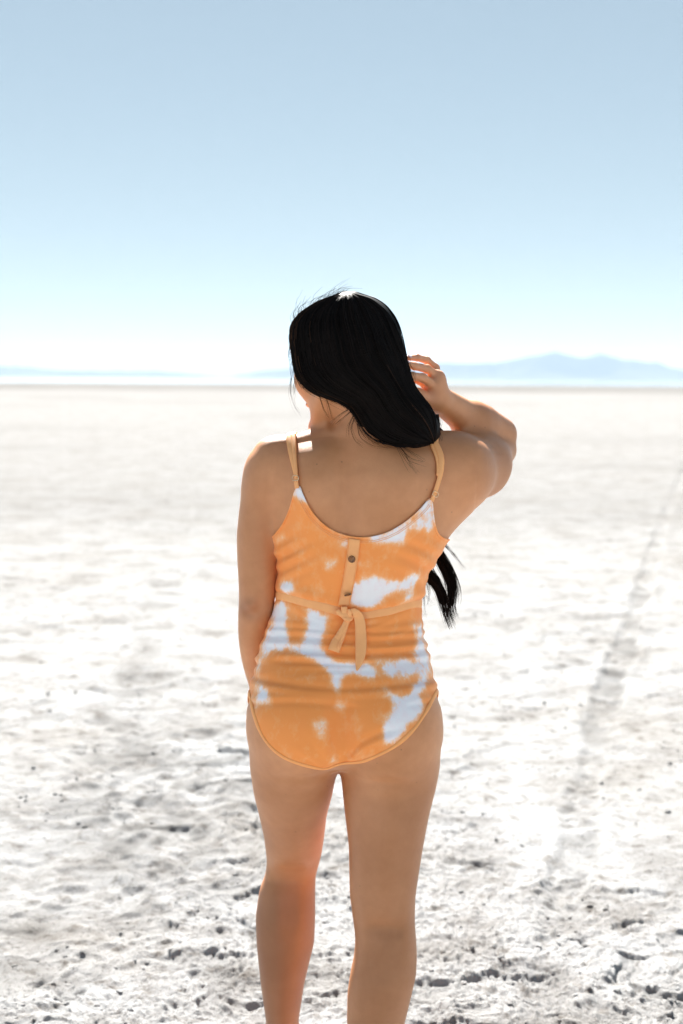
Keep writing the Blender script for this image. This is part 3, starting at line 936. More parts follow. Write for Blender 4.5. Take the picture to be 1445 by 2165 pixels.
# ---------------------------------------------------------------- swimsuit
def suit_top(u):
    k = [(560, 1150), (580, 1133), (588, 1124), (598, 1110), (606, 1095), (613, 1078), (619, 1058), (625, 1031), (635, 1028), (640, 1046), (650, 1068), (665, 1091), (685, 1111), (705, 1124), (725, 1132),
         (750, 1137), (775, 1137.5), (795, 1135), (815, 1129), (838, 1118), (860, 1103), (880, 1086), (896, 1070), (905, 1056), (914, 1052), (914.6, 1075), (916, 1092), (920, 1112), (926, 1131), (940, 1140), (990, 1150)]
    a = np.array(k, float)
    return np.interp(u, a[:, 0], a[:, 1])

def suit_bottom(u):
    k = [(500, 1440), (527, 1462), (531, 1482), (536, 1506), (545, 1535), (557, 1560), (575, 1583), (600, 1602), (630, 1614), (660, 1622), (688, 1627), (700, 1623), (708, 1619), (714, 1612), (722, 1609), (736, 1612), (752, 1613),
         (772, 1609), (800, 1597), (830, 1582), (858, 1560), (880, 1537), (897, 1512), (910, 1488), (918, 1470), (930, 1455), (960, 1440)]
    a = np.array(k, float)
    return np.interp(u, a[:, 0], a[:, 1])

def suit_mask(p):
    """> 0 where the cloth is; pixels stand for directions, front side uses its own curves"""
    u, v = proj(p)
    cy = TRUNK.at(p[:, 2])[2]
    back = 1 - sstep(-0.02, 0.03, p[:, 1] - cy)
    top_f = 1135 - 30 * np.exp(-((u - 640) / 45) ** 2) - 30 * np.exp(-((u - 870) / 45) ** 2)
    top = back * suit_top(u) + (1 - back) * top_f
    hw = np.abs(u - 720)
    bot_f = 1635 - np.clip(hw - 30, 0, 400) * 0.92
    bot = back * suit_bottom(u) + (1 - back) * bot_f
    bot = np.where(hw < 9, np.maximum(bot, 1615), bot)
    return np.minimum(v - top, bot - v) * 0.00085

def clip_mesh(v, tris, s):
    """keep s > 0, cutting triangles exactly along s = 0"""
    v = list(map(tuple, v)); sv = list(s); out = []; cut = {}
    def mid(a, b):
        key = (a, b) if a < b else (b, a)
        if key not in cut:
            t = sv[a] / (sv[a] - sv[b])
            v.append(tuple(v[a][i] + (v[b][i] - v[a][i]) * t for i in range(3))); cut[key] = len(v) - 1
        return cut[key]
    pos = s > 0
    cntp = pos[tris].sum(1)
    out = [tuple(t) for t in tris[cntp == 3]]
    for t in tris[(cntp == 1) | (cntp == 2)]:
        ins = [pos[i] for i in t]
        k = ins.index(True) if sum(ins) == 1 else ins.index(False)
        a, b, c = t[k], t[(k + 1) % 3], t[(k + 2) % 3]
        if sum(ins) == 1: out.append((a, mid(a, b), mid(a, c)))
        else:
            p, q = mid(a, b), mid(a, c)
            out += [(p, b, c), (p, c, q)]
    v = np.array(v); out = np.array(out)
    used = np.unique(out)
    remap = np.full(len(v), -1); remap[used] = np.arange(len(used))
    return v[used], remap[out]

SUITF = SUITP + SOFT + [Cone(pp(600, 1050, 2.50), pp(622, 1150, 2.50), 0.040, 0.03, 0.02), Cone(pp(968, 1020, 2.535), pp(880, 1140, 2.50), 0.048, 0.040, 0.035)] + CREASE
SUITF_OFF = 0.0035
sx = axis(-0.20, 0.20, 0.0031); sy = axis(2.34, 2.72, 0.0036); sz = axis(0.70, 1.285, 0.0029)
Fs = field_grid(SUITF, sx, sy, sz) - SUITF_OFF
sv, sq = surface_nets(Fs, sx, sy, sz)
del Fs
for _ in range(2):
    f = field_pts(SUITF, sv) - SUITF_OFF; g = grad_pts(SUITF, sv)
    sv = sv - g * np.clip(f / np.maximum((g ** 2).sum(1), 0.09), -0.003, 0.003)[:, None]
g = grad_pts(SUITF, sv); sn = g / np.linalg.norm(g, axis=1)[:, None]
su, svv = proj(sv)
# gathers and drape folds
def folds(p, u, v):
    x, y, z = p.T
    w1 = vnoise3(x * 5, y * 5, z * 9, 3); w2 = vnoise3(x * 7, y * 7, z * 48 + w1 * 3.5, 5); w3 = vnoise3(x * 14, y * 14, z * 120 + w1 * 3, 8)
    ridge = 1 - 2 * np.abs(w2)
    waist = np.exp(-((v - 1330) / 75) ** 2) + 0.9 * np.exp(-((v - 1210) / 55) ** 2) * (0.35 + 0.65 * np.exp(-((u - 590) / 90) ** 2) + 0.6 * np.exp(-((u - 890) / 50) ** 2))
    lower = np.exp(-((v - 1440) / 60) ** 2) * 0.6
    a = np.clip(waist + lower, 0, 1.3)
    f = a * (0.0012 * ridge * (0.4 + 0.9 * np.abs(w1)) + 0.0004 * w3)
    # long sagging folds across the hips
    sag = (v - 1440 - 22 * np.cos((u - 725) / 125.0)) + 9 * w1
    f = f + 0.0024 * np.exp(-(sag / 9) ** 2) - 0.0024 * np.exp(-((sag + 13) / 8) ** 2)
    for vv, amp in ((1320, .0018), (1337, .0026), (1366, .0030), (1394, .0034), (1482, .0018)):
        s2 = v - vv - 6 * w1 - 5 * np.sin((u - 700) / 60.0)
        f = f + amp * (np.exp(-(s2 / 7) ** 2) - 0.9 * np.exp(-((s2 - 11) / 7) ** 2)) * sstep(0.0, 0.5, 0.6 + w1 + 0.6 * vnoise2(u / 90, v / 60, 9))
    # pull lines from the crotch
    ang = np.arctan2(v - 1640, u - 716)
    rad = np.hypot(u - 716, v - 1640)
    f = f + 0.0013 * vnoise2(ang * 7, rad / 90, 14) * np.exp(-((rad - 60) / 55) ** 2)
    # drape fold beside the cleft
    fv = np.interp(u, [728, 745, 765, 800, 850, 900], [1620, 1598, 1577, 1560, 1549, 1545])
    on = sstep(728, 738, u) * (1 - sstep(800, 870, u))
    f = f + on * (0.0034 * np.exp(-((v - fv - 6) / 9) ** 2) - 0.0026 * np.exp(-((v - fv + 8) / 8) ** 2))
    # diagonal creases towards the armholes
    dg = (u - 590) * 0.45 + (v - 1150)
    f = f + 0.0026 * np.sin(dg / 5.2 + 3 * w1) * np.exp(-((u - 610) / 45) ** 2) * np.exp(-((v - 1180) / 45) ** 2)
    dg = -(u - 915) * 0.5 + (v - 1150)
    f = f + 0.0026 * np.sin(dg / 6.0 + 3 * w1) * np.exp(-((u - 890) / 45) ** 2) * np.exp(-((v - 1185) / 45) ** 2)
    # waist pulled in under the tie
    tie = np.interp(u, [560, 592, 640, 690, 735, 775, 830, 880, 920], [1256, 1259, 1271, 1283, 1297, 1300, 1290, 1274, 1268])
    f = f - 0.0022 * np.exp(-((v - tie) / 8) ** 2) + 0.0035 * np.exp(-((v - tie + 17) / 11) ** 2) + 0.0015 * np.exp(-((v - tie - 18) / 11) ** 2)
    return np.maximum(f, -0.0025)
edge = sstep(0, 0.012, suit_mask(sv))
sv2 = sv + sn * (folds(sv, su, svv) * (0.15 + 0.85 * edge))[:, None]
msk = suit_mask(sv)
tri = np.concatenate([sq[:, [0, 1, 2]], sq[:, [0, 2, 3]]])
# clip using the unfolded positions' mask
cv, ct = clip_mesh(sv2, tri, msk)

# dye map: white bleached areas drawn in photo pixels, softened; the shader breaks up their edges
Z = lambda pts: [(480 + x / 2.676, 1100 + y / 2.676) for x, y in pts]
WHITE = [
    (Z([(296, 352), (392, 340), (378, 412), (330, 420), (292, 405)]), 1), (Z([(280, 66), (322, 82), (312, 135), (280, 125)]), 1),
    (Z([(655, 118), (694, 108), (692, 142), (655, 168)]), .95),
    (Z([(770, 98), (870, 82), (960, 38), (1040, -10), (1145, -10), (1160, 70), (1110, 60), (1060, 28), (1020, 80), (1030, 125), (930, 138), (850, 128)]), 1),
    (Z([(712, 352), (800, 316), (850, 326), (900, 338), (1000, 345), (1085, 285), (1092, 340), (1020, 372), (1000, 395), (910, 412), (860, 458), (835, 495), (770, 490), (690, 465), (700, 400)]), 1.1),
    (Z([(1020, 370), (1060, 362), (1052, 465), (995, 470), (1020, 420)]), .9),
    (Z([(275, 462), (335, 462), (352, 520), (335, 590), (345, 670), (380, 705), (440, 695), (447, 560), (452, 495), (520, 515), (590, 560), (560, 600), (545, 680), (550, 740), (600, 790), (680, 802),
        (560, 835), (490, 800), (430, 758), (370, 733), (260, 735), (215, 770), (180, 840), (145, 880), (190, 740), (240, 620), (260, 590), (250, 520)]), 1.1),
    (Z([(178, 850), (205, 920), (245, 975), (258, 1030), (232, 1058), (190, 1025), (165, 1060), (205, 1140), (185, 1150), (138, 1030), (172, 985)]), 1.05),
    (Z([(560, 830), (660, 806), (760, 800), (830, 830), (860, 870), (820, 890), (800, 905), (760, 880), (690, 868), (640, 900), (650, 940), (640, 995), (608, 965), (578, 930), (590, 890)]), 1.15),
    (Z([(605, 1045), (650, 1018), (705, 1022), (655, 1048), (608, 1080)]), 1), (Z([(480, 1130), (570, 1118), (582, 1180), (560, 1232), (498, 1222)]), .55),
    (Z([(1075, 540), (1112, 620), (1135, 720), (1150, 780), (1142, 900), (1112, 960), (1090, 1000), (1130, 1040), (1090, 1090), (1040, 1150), (990, 1205), (925, 1280), (895, 1250), (885, 1180), (925, 1080),
        (950, 1040), (900, 990), (862, 945), (915, 958), (990, 1010), (1050, 980), (1050, 920), (1120, 880), (1100, 800), (1062, 760), (1082, 680), (1062, 600)]), 1.05),
    (Z([(830, 775), (900, 782), (1090, 790), (1105, 865), (1000, 900), (880, 872)]), .9), (Z([(565, 1345), (600, 1336), (640, 1392), (600, 1382)]), 1.1),
    (Z([(540, 215), (620, 195), (635, 250), (560, 295)]), .5), (Z([(700, 640), (720, 640), (720, 660), (700, 660)]), .3),
    ([(624, 1026), (640, 1026), (652, 1062), (640, 1062), (630, 1052), (620, 1062)], 1.0), ([(900, 1050), (918, 1050), (917, 1108), (906, 1105), (900, 1080), (880, 1100), (868, 1110)], 1.0)]
gu = np.arange(480, 960, 2.0); gv = np.arange(1000, 1660, 2.0)
GU, GV = np.meshgrid(gu, gv, indexing='ij')
img = np.zeros_like(GU)
for poly, val in WHITE:
    a = np.array(poly); ins = np.zeros(GU.shape, bool)
    for (x1, y1), (x2, y2) in zip(a, np.roll(a, -1, 0)):
        if y1 == y2: continue
        c = (y1 > GV) != (y2 > GV)
        ins ^= c & (GU < (x2 - x1) * (GV - y1) / (y2 - y1) + x1)
    img = np.maximum(img, ins * val)
kk = np.exp(-0.5 * (np.arange(-11, 12) / 3.6) ** 2); kk /= kk.sum()
img = np.apply_along_axis(lambda r: np.convolve(r, kk, 'same'), 0, img)
img = np.apply_along_axis(lambda r: np.convolve(r, kk, 'same'), 1, img)
cu, cvv = proj(cv)
iu = np.clip((cu - gu[0]) / 2, 0, len(gu) - 2); iv = np.clip((cvv - gv[0]) / 2, 0, len(gv) - 2)
i0 = iu.astype(int); j0 = iv.astype(int); fu = iu - i0; fv = iv - j0
dye = img[i0, j0] * (1 - fu) * (1 - fv) + img[i0 + 1, j0] * fu * (1 - fv) + img[i0, j0 + 1] * (1 - fu) * fv + img[i0 + 1, j0 + 1] * fu * fv
suit = under(mesh_obj('swimsuit', cv, ct, M_SUIT), person)
add_attr(suit, 'dye', dye * 0.84)
sol = suit.modifiers.new('thickness', 'SOLIDIFY'); sol.thickness = 0.0016; sol.offset = -1
suit['label'] = 'orange and white tie-dye one-piece swimsuit with gathered back'
suit_bvh = BVHTree.FromPolygons([tuple(p) for p in cv], [tuple(q) for q in ct])

def cast(u, v, bvh):
    """first surface seen along a photo direction"""
    d = ray(np.array(float(u)), np.array(float(v)))
    h = bvh.ray_cast(Vector(CAM), Vector(d).normalized(), 6)
    return (np.array(h[0]), np.array(h[1])) if h[0] is not None else (None, None)

def lay(pts, bvh, lift):
    """photo-pixel path laid on a surface; returns points and outward normals"""
    p, n = [], []
    for i, q in enumerate(pts):
        a, b = cast(q[0], q[1], bvh)
        if a is None:
            e = pp(q[0], q[1], 2.44)
            h = bvh.find_nearest(Vector(e)); a, b = np.array(h[0]), np.array(h[1])
        if b[1] > 0: b = -b
        p.append(a); n.append(b)
    p = np.array(p); n = np.array(n)
    return p + n * (np.asarray(lift) * np.ones(len(p)))[:, None], n

def boundary_loops(tris):
    e = np.concatenate([tris[:, [0, 1]], tris[:, [1, 2]], tris[:, [2, 0]]])
    key = np.sort(e, 1); _, inv, cnt = np.unique(key[:, 0].astype(np.int64) * 10 ** 7 + key[:, 1], return_inverse=True, return_counts=True)
    be = e[cnt[inv] == 1]
    nxt = {int(a): int(b) for a, b in be}
    loops = []
    while nxt:
        s = next(iter(nxt)); l = [s]; c = nxt.pop(s)
        while c != s and c in nxt:
            l.append(c); c = nxt.pop(c)
        loops.append(l)
    return loops

def smooth_loop(p, sig):
    n = len(p)
    k = np.exp(-0.5 * (np.arange(-3 * sig, 3 * sig + 1) / sig) ** 2); k /= k.sum()
    e = np.concatenate([p[-3 * sig:], p, p[:3 * sig]])
    return np.stack([np.convolve(e[:, i], k, 'valid') for i in range(3)], 1)

for loop in boundary_loops(ct):
    if len(loop) < 120: continue
    p = cv[loop]
    d = np.linalg.norm(np.roll(p, -1, 0) - p, axis=1)
    L = d.sum(); n = int(L / 0.003)
    cum = np.concatenate([[0], np.cumsum(d)]); pe = np.concatenate([p, p[:1]])
    p = np.stack([np.interp(np.linspace(0, L, n, endpoint=False), cum, pe[:, i]) for i in range(3)], 1)
    leg = p[:, 2].mean() < 0.95
    p = smooth_loop(p, 3)
    nor = smooth_loop(np.array([np.array(suit_bvh.find_nearest(Vector(q))[1]) for q in p]), 3)
    nor /= np.linalg.norm(nor, axis=1)[:, None]
    wd = 0.0075 * (1 + 0.25 * vnoise2(np.arange(n) / 14.0, np.zeros(n), 3)) if leg else 0.0032
    v, q = band(p + nor * 0.0006, nor, wd, 0.0026 if leg else 0.0018, closed=True, m=8)
    t = mesh_obj('leg_trim' if leg else 'neckline_hem', v, q, M_TRIM if leg else M_SUIT, suit)
    if not leg:
        hu, hv = proj(v)
        a = np.clip(((hu - gu[0]) / 2).astype(int), 0, len(gu) - 1); b = np.clip(((hv - gv[0]) / 2).astype(int), 0, len(gv) - 1)
        add_attr(t, 'dye', img[a, b] * 0.9 + 0.1)

# double row of stitching that follows the neckline and the armholes
for off in (7.0, 10.5):
    us_ = np.concatenate([np.linspace(644, 901, 90)])
    vs_ = suit_top(us_)
    du = np.gradient(vs_, us_); nl = np.sqrt(1 + du ** 2)
    st_uv = np.stack([us_ - du / nl * off, vs_ + off / nl], 1)
    p, n = lay(st_uv, suit_bvh, 0.0004)
    v, q = band(p, n, 0.0009, 0.0008, m=6)
    under(mesh_obj('stitching', v, q, M_BAND), suit)

# placket strip with raised seams
pl_c = [(750, 1139), (748, 1160), (744, 1190), (738, 1225), (733, 1250), (727, 1280)]
pc = resample(np.array(pl_c, float), 40)
p, n = lay(pc, suit_bvh, 0.0012)
v, q = band(p, n, 0.0205 + 0 * p[:, 0], 0.0022, m=12, power=5)
under(mesh_obj('placket', v, q, M_BAND), suit)
for sgn in (-1, 1):
    p2, n2 = lay(pc + np.array([sgn * 12.0, 0]), suit_bvh, 0.0024)
    v, q = band(p2, n2, 0.0016, 0.0012, m=6)
    under(mesh_obj('seam', v, q, M_TRIM), suit)

# buttons
def lathe(prof, m=24):
    a = np.linspace(0, 2 * math.pi, m, endpoint=False)
    v = np.array([(r * math.cos(t), r * math.sin(t), h) for r, h in prof for t in a])
    i = np.arange(len(v)).reshape(-1, m); j = np.roll(i, -1, 1)
    return v, np.stack([i[:-1], j[:-1], j[1:], i[1:]], -1).reshape(-1, 4)
for (u, vv, tilt) in ((745, 1181, 0.1), (735.5, 1253, 1.0)):
    a, nrm = cast(u, vv, suit_bvh)
    if nrm[1] > 0: nrm = -nrm
    v, q = lathe([(0.0001, 0.0), (0.0058, 0.0), (0.0064, 0.0008), (0.0064, 0.0018), (0.0057, 0.0026), (0.0045, 0.0023), (0.0035, 0.0016), (0.0001, 0.0015)])
    zax = Vector(nrm); zax.rotate(Matrix.Rotation(tilt, 3, Vector((1, 0, 0.35)).normalized()))
    Mx = np.array(zax.to_track_quat('Z', 'Y').to_matrix())
    v = v @ Mx.T + a + nrm * (0.0022 + 0.0035 * (tilt > .5))
    b = under(mesh_obj('button', v, q, M_BUTTON), suit)

# tie round the waist
tie_uv = [(600, 1259), (640, 1271), (690, 1283), (735, 1297), (775, 1300), (830, 1290), (872, 1275)]
zt = pp(735, 1290, 2.44)[2]
cxw, axw, cyw, _, _ = TRUNK.at(zt)
ringp = []; ringn = []
for th in np.linspace(0, 2 * math.pi, 200, endpoint=False):
    d = np.array([math.sin(th), -math.cos(th), 0])
    z = zt + 0.02
    for _ in range(3):
        h = suit_bvh.ray_cast(Vector((cxw, cyw, z)), Vector(d), 1.0)
        if h[0] is None: break
        uu, _v = proj(np.array(h[0]))
        tv = np.interp(uu, [t[0] for t in tie_uv], [t[1] for t in tie_uv])
        z = pp(uu, tv, h[0][1] if h[0][1] < cyw else cyw)[2] if h[0][1] < cyw + 0.03 else z
    if h[0] is None: continue
    ringp.append(np.array(h[0]) + d * 0.0022); ringn.append(d)
ringp = smooth_loop(np.array(ringp), 3)
v, q = band(ringp, np.array(ringn), 0.0165, 0.0032, closed=True, m=10)
under(mesh_obj('waist_tie', v, q, M_BAND), suit)

def ribbon(name, path, widths, lifts, thick, n=40, mat=M_BAND, fold=0.0):
    pw = resample(np.column_stack([np.array(path, float), np.array(widths, float), np.array(lifts, float)]), n)
    p, nr = lay(pw[:, :2], suit_bvh, pw[:, 3])
    nr = np.array([0.6 * nr.mean(0) + 0.4 * x for x in nr]); nr /= np.linalg.norm(nr, axis=1)[:, None]
    for _ in range(n // 2): p = np.concatenate([p[:1], (p[:-2] + 2 * p[1:-1] + p[2:]) / 4, p[-1:]])
    v, q = band(p, nr, pw[:, 2] * 0.00083, thick, m=12, power=2.4)
    return under(mesh_obj(name, v, q, mat), suit)
ribbon('tie_end', [(738, 1300), (741, 1286), (750, 1281.5), (758, 1288), (762, 1305), (763, 1330), (764, 1360), (763, 1385), (759, 1405), (755, 1419)],
       [9, 12, 17, 20, 21.5, 23, 24.5, 22, 15, 3], [.006, .011, .014, .013, .009, .006, .005, .004, .004, .003], 0.0030, 60)
ribbon('tie_end', [(738, 1303), (728, 1326), (719, 1345), (712, 1360), (706, 1373)], [11, 14, 20, 24, 25], [.010, .008, .006, .005, .006], 0.0045, 36)
ribbon('tie_fold', [(733, 1318), (727, 1335), (721, 1352), (714, 1368)], [3, 4, 4, 3], [.0120, .0100, .0085, .0080], 0.0016, 24)
ribbon('tie_knot', [(714, 1287), (722, 1296), (734, 1306), (747, 1307)], [11, 16, 17, 12], [.006, .013, .014, .008], 0.009, 30)
ribbon('tie_knot', [(727, 1279), (729, 1288), (735, 1297), (738, 1306)], [13, 15, 14, 9], [.006, .010, .010, .006], 0.010, 30)
ribbon('tie_knot', [(721, 1301), (728, 1311), (737, 1315), (746, 1309)], [9, 13, 14, 9], [.008, .013, .013, .007], 0.008, 30)
ribbon('tie_knot', [(737, 1306), (741, 1297), (742, 1288), (739, 1284)], [7, 10, 11, 8], [.008, .013, .012, .008], 0.007, 30)

# shoulder straps
def strap_path(back, front):
    pts = [cast(u, v, body_bvh) for u, v in back]
    p = [a for a, b in pts if a is not None]; n = [(-b if b[1] > 0.3 else b) for a, b in pts if a is not None]
    for w in front:
        h = body_bvh.find_nearest(Vector(w)); p.append(np.array(h[0])); n.append(np.array(h[1]))
    return np.array(p), np.array(n)
def strap(back, front, width, lift, n=70, thick=0.0032):
    p, nr = strap_path(back, front)
    pw = resample(np.column_stack([p, nr]), n)
    p, nr = pw[:, :3], pw[:, 3:]; nr /= np.linalg.norm(nr, axis=1)[:, None]
    s = np.linspace(0, 1, n)
    w = np.interp(s, np.linspace(0, 1, len(width)), width)
    p = p + nr * lift
    v, q = band(p, nr, w, thick, m=10, power=2.4)
    under(mesh_obj('strap', v, q, M_BAND), suit)
def fr(u, D0):
    return [pp(u, 920, 2.475), pp(u + 2, 918, 2.50), pp(u + 6, 935, 2.55), pp(u + 12, 970, 2.60), pp(u + 16, 1020, 2.64), pp(u + 20, 1080, 2.67), pp(u + 20, 1120, 2.68)]
strap([(632, 1032), (630, 1020), (630, 1011)], [], [.010, .0085, .008], .0042, 16)
strap([(629.5, 1011), (626, 995), (620, 970), (615, 945), (613, 928), (613, 922)], fr(613, 0), [.0065, .010, .0125, .0125, .012, .011, .010, .010, .010, .010], .0038)
strap([(631.5, 1011), (630.5, 995), (627, 970), (624, 945), (622, 928), (621, 922)], fr(621, 0), [.005, .0075, .0095, .010, .0095, .009, .008, .008, .008, .008], .0046)
def fr2(u):
    return [pp(u, 938, 2.49), pp(u - 4, 938, 2.52), pp(u - 10, 955, 2.57), pp(u - 22, 990, 2.61), pp(u - 34, 1040, 2.65), pp(u - 40, 1090, 2.68), pp(u - 42, 1125, 2.69)]
strap([(910, 1058), (913, 1050), (915, 1044)], [], [.010, .009, .009], .0042, 16)
strap([(916, 1043), (921, 1030), (927, 1010), (932, 988), (933, 970), (929, 955), (922, 944), (917, 939)], fr2(917), [.010, .0115, .0125, .011, .0085, .0075, .007, .007, .007, .007], .0042)
strap([(922, 1006), (924, 990), (924, 975), (920, 960), (914, 948), (910, 942)], fr2(910), [.004, .006, .007, .007, .006, .006, .006, .006], .0036)
for (u, v0, tilt) in ((630, 1012, 0.0), (915.5, 1044, 0.45)):
    a, nrm = cast(u, v0, body_bvh)
    if nrm[1] > 0: nrm = -nrm
    sd = np.cross(nrm, (0, 0, 1.0)); sd /= np.linalg.norm(sd); upv = np.cross(sd, nrm)
    t = np.linspace(0, 2 * math.pi, 40, endpoint=False)
    ex = np.sign(np.cos(t)) * np.abs(np.cos(t)) ** .55 * 0.0066; ey = np.sign(np.sin(t)) * np.abs(np.sin(t)) ** .55 * 0.0042
    ct_, st_ = math.cos(tilt), math.sin(tilt)
    pts = a + nrm * 0.0062 + (ex * ct_ - ey * st_)[:, None] * -sd + -(ex * st_ + ey * ct_)[:, None] * upv
    v, q = band(pts, nrm, 0.0017, 0.0017, closed=True, m=8, power=2)
    under(mesh_obj('strap_ring', v, q, M_METAL), suit)

# fingernails
for pts in ([(872, 756, 2.503), (862, 754.5, 2.492)], [(870, 770, 2.480), (857.5, 764.5, 2.466)]):
    a, b = pp(*pts[0]), pp(*pts[1])
    h = body_bvh.find_nearest(Vector((a + b) / 2 + np.array([0, -0.006, 0.003])))
    nrm = np.array(h[1]); c = np.array(h[0]); ax_ = (b - a) / np.linalg.norm(b - a)
    s_ = np.linspace(-1, 1, 9)
    v, q = band(c + nrm * 0.0004 + s_[:, None] * ax_ * 0.0052 , nrm, 0.0080 * np.sqrt(np.clip(1.05 - s_ ** 4, 0.05, 1)), 0.0011, m=8)
    under(mesh_obj('fingernail', v, q, M_NAIL), person)

# ---------------------------------------------------------------- hair
HAIR_ROWS = [(621, 722, 756, 2.45, .03, .05), (626, 703, 774, 2.455, .05, .07), (636, 680, 791, 2.46, .068, .085), (648, 655, 805, 2.465, .08, .095), (664, 634, 818, 2.47, .090, .10), (688, 614, 832, 2.47, .098, .095), (715, 612, 845, 2.47, .103, .085), (750, 616, 858, 2.47, .104, .07),
             (790, 622, 866, 2.465, .099, .055), (812, 632, 872, 2.46, .092, .045), (830, 660, 881, 2.46, .087, .04), (845, 700, 893, 2.46, .080, .04), (858, 737, 907, 2.46, .075, .04), (880, 748, 918, 2.465, .073, .045),
             (905, 763, 922, 2.47, .072, .05), (926, 786, 921, 2.475, .066, .05), (938, 812, 912, 2.475, .055, .045), (944, 840, 885, 2.475, .03, .03)]
HAIRL = Loft(HAIR_ROWS, 0.015, n=2.15, sig=0.006)
HAIRP = [HAIRL, Ell(hp(0, -0.010, 0.020), (0.078, 0.097, 0.084), 0.02, HB),
         Cone(pp(880, 905, 2.48), pp(908, 940, 2.55), 0.034, 0.028, 0.03), Cone(pp(908, 940, 2.55), pp(890, 1010, 2.64), 0.028, 0.022, 0.03), Cone(pp(890, 1010, 2.64), pp(880, 1120, 2.675), 0.022, 0.020, 0.02),
         Cone(pp(880, 1120, 2.675), pp(888, 1180, 2.66), 0.020, 0.010, 0.02),
         Bump(hp(0, 0.085, 0.0), (0.06, 0.05, 0.07), -0.05, HB)]
hx = axis(-0.14, 0.21, 0.0042); hy = axis(2.34, 2.73, 0.0046); hz = axis(1.03, 1.60, 0.0042)
Fh_ = field_grid(HAIRP, hx, hy, hz)
hv, hq = surface_nets(Fh_, hx, hy, hz)
hv = project(HAIRP, hv, 2)
g = grad_pts(HAIRP, hv); hn = g / np.maximum(np.linalg.norm(g, axis=1), 1e-6)[:, None]
hair = under(mesh_obj('hair', hv, hq, M_HAIR), person)
hair['label'] = 'long glossy black hair swept over the right shoulder'
add_attr(hair, 'tone', np.zeros(len(hv)))
hair_bvh = BVHTree.FromPolygons([tuple(p) for p in hv], [tuple(q) for q in hq])

S_V, S_F, S_T = [], [], []
def add_strand(p, r, tone, flat=None):
    """thin three-sided tapering tube"""
    n = len(p)
    t = np.gradient(p, axis=0); t /= np.maximum(np.linalg.norm(t, axis=1), 1e-9)[:, None]
    ref = np.array([0.3, -0.9, 0.2]); s = np.cross(t, ref); s /= np.maximum(np.linalg.norm(s, axis=1), 1e-6)[:, None]
    b = np.cross(s, t)
    rr = np.asarray(r) * np.ones(n)
    base = sum(len(x) for x in S_V)
    v = np.stack([p + rr[:, None] * (math.cos(a) * s + math.sin(a) * b) for a in (0.5, 2.6, 4.7)], 1)
    S_V.append(v.reshape(-1, 3))
    i = np.arange(n * 3).reshape(n, 3) + base; j = np.roll(i, -1, 1)
    S_F.append(np.stack([i[:-1], j[:-1], j[1:], i[1:]], -1).reshape(-1, 4))
    S_T.append(np.full(n * 3, tone))

LEFT = resample(np.array([(722, 624), (690, 634), (655, 650), (628, 670), (616, 692), (615, 720), (619, 760), (624, 792), (642, 818), (672, 834), (706, 845), (738, 858), (750, 882), (766, 908), (788, 930), (818, 940), (850, 943), (885, 938), (912, 934)], float), 60)
RIGHTL = resample(np.array([(742, 623), (780, 634), (808, 654), (829, 686), (842, 720), (855, 757), (863, 795), (874, 825), (895, 846), (910, 866), (917, 888), (919, 908), (917, 928), (915, 934)], float), 60)
nst = 1500
for i in range(nst):
    w = RNG.random()
    sgrp = vnoise2(np.array([w * 38.0]), np.array([1.5]), 4)[0]
    t0 = 0.015 + abs(RNG.normal(0.03, 0.06)) if RNG.random() < 0.6 else RNG.random() * 0.6
    t1 = min(1.0, t0 + 0.35 + RNG.random() * 0.8)
    m = 30
    tt = np.linspace(t0, t1, m) * 59
    L = np.stack([np.interp(tt, np.arange(60), LEFT[:, k]) for k in (0, 1)], 1)
    Rr = np.stack([np.interp(tt, np.arange(60), RIGHTL[:, k]) for k in (0, 1)], 1)
    ww = w + 0.035 * vnoise2(tt / 16 + 13 * w, np.full(m, i * 0.37), 6) + 0.02 * sgrp
    ww = np.clip(ww, -0.012, 1.012)[:, None]
    uv = L * (1 - ww) + Rr * ww
    lift = 0.0003 + 0.0022 * RNG.random() + 0.0042 * max(0, sgrp)
    pts = []
    for (u, v) in uv:
        a, b = cast(u, v, hair_bvh)
        if a is None:
            h = hair_bvh.find_nearest(Vector(pp(u, v, 2.44))); a, b = np.array(h[0]), np.array(h[1])
        pts.append(a + b * lift)
    pts = np.array(pts)
    pts[1:-1] = (pts[:-2] + 2 * pts[1:-1] + pts[2:]) / 4
    s_ = np.linspace(0, 1, m)
    r = (0.0005 + 0.0007 * RNG.random()) * np.minimum(1, np.minimum(s_ / 0.06, (1 - s_) / 0.12) + 0.15)
    add_strand(pts, r, np.clip(RNG.normal(0.25, 0.25) + 0.9 * math.exp(-(w / 0.05) ** 2), 0, 1))  # left-edge strands browner: backlit glow painted into the tone
# crown and front strands that go over the far side of the head
for i in range(420):
    a0 = RNG.random() * 2 * math.pi
    d0 = np.array([math.cos(a0), math.sin(a0)])
    if d0[1] > 0.55 and abs(d0[0]) < 0.6: continue
    pts = []
    reach = 0.9 + 0.7 * RNG.random()
    for s_ in np.linspace(0.05, reach, 22):
        th_ = s_ * 1.35
        q = hp(0.01 + 0.14 * math.sin(th_) * d0[0], -0.014 + 0.16 * math.sin(th_) * d0[1], 0.036 + 0.14 * math.cos(th_))
        h = hair_bvh.find_nearest(Vector(q)); pts.append(np.array(h[0]) + np.array(h[1]) * (0.001 + 0.001 * RNG.random()))
    pts = np.array(pts); pts[1:-1] = (pts[:-2] + 2 * pts[1:-1] + pts[2:]) / 4
    if pts[:, 1].min() < 2.43: continue
    add_strand(pts, 0.0007 * np.linspace(1, .3, 22), np.clip(RNG.normal(0.3, 0.25), 0, 1))

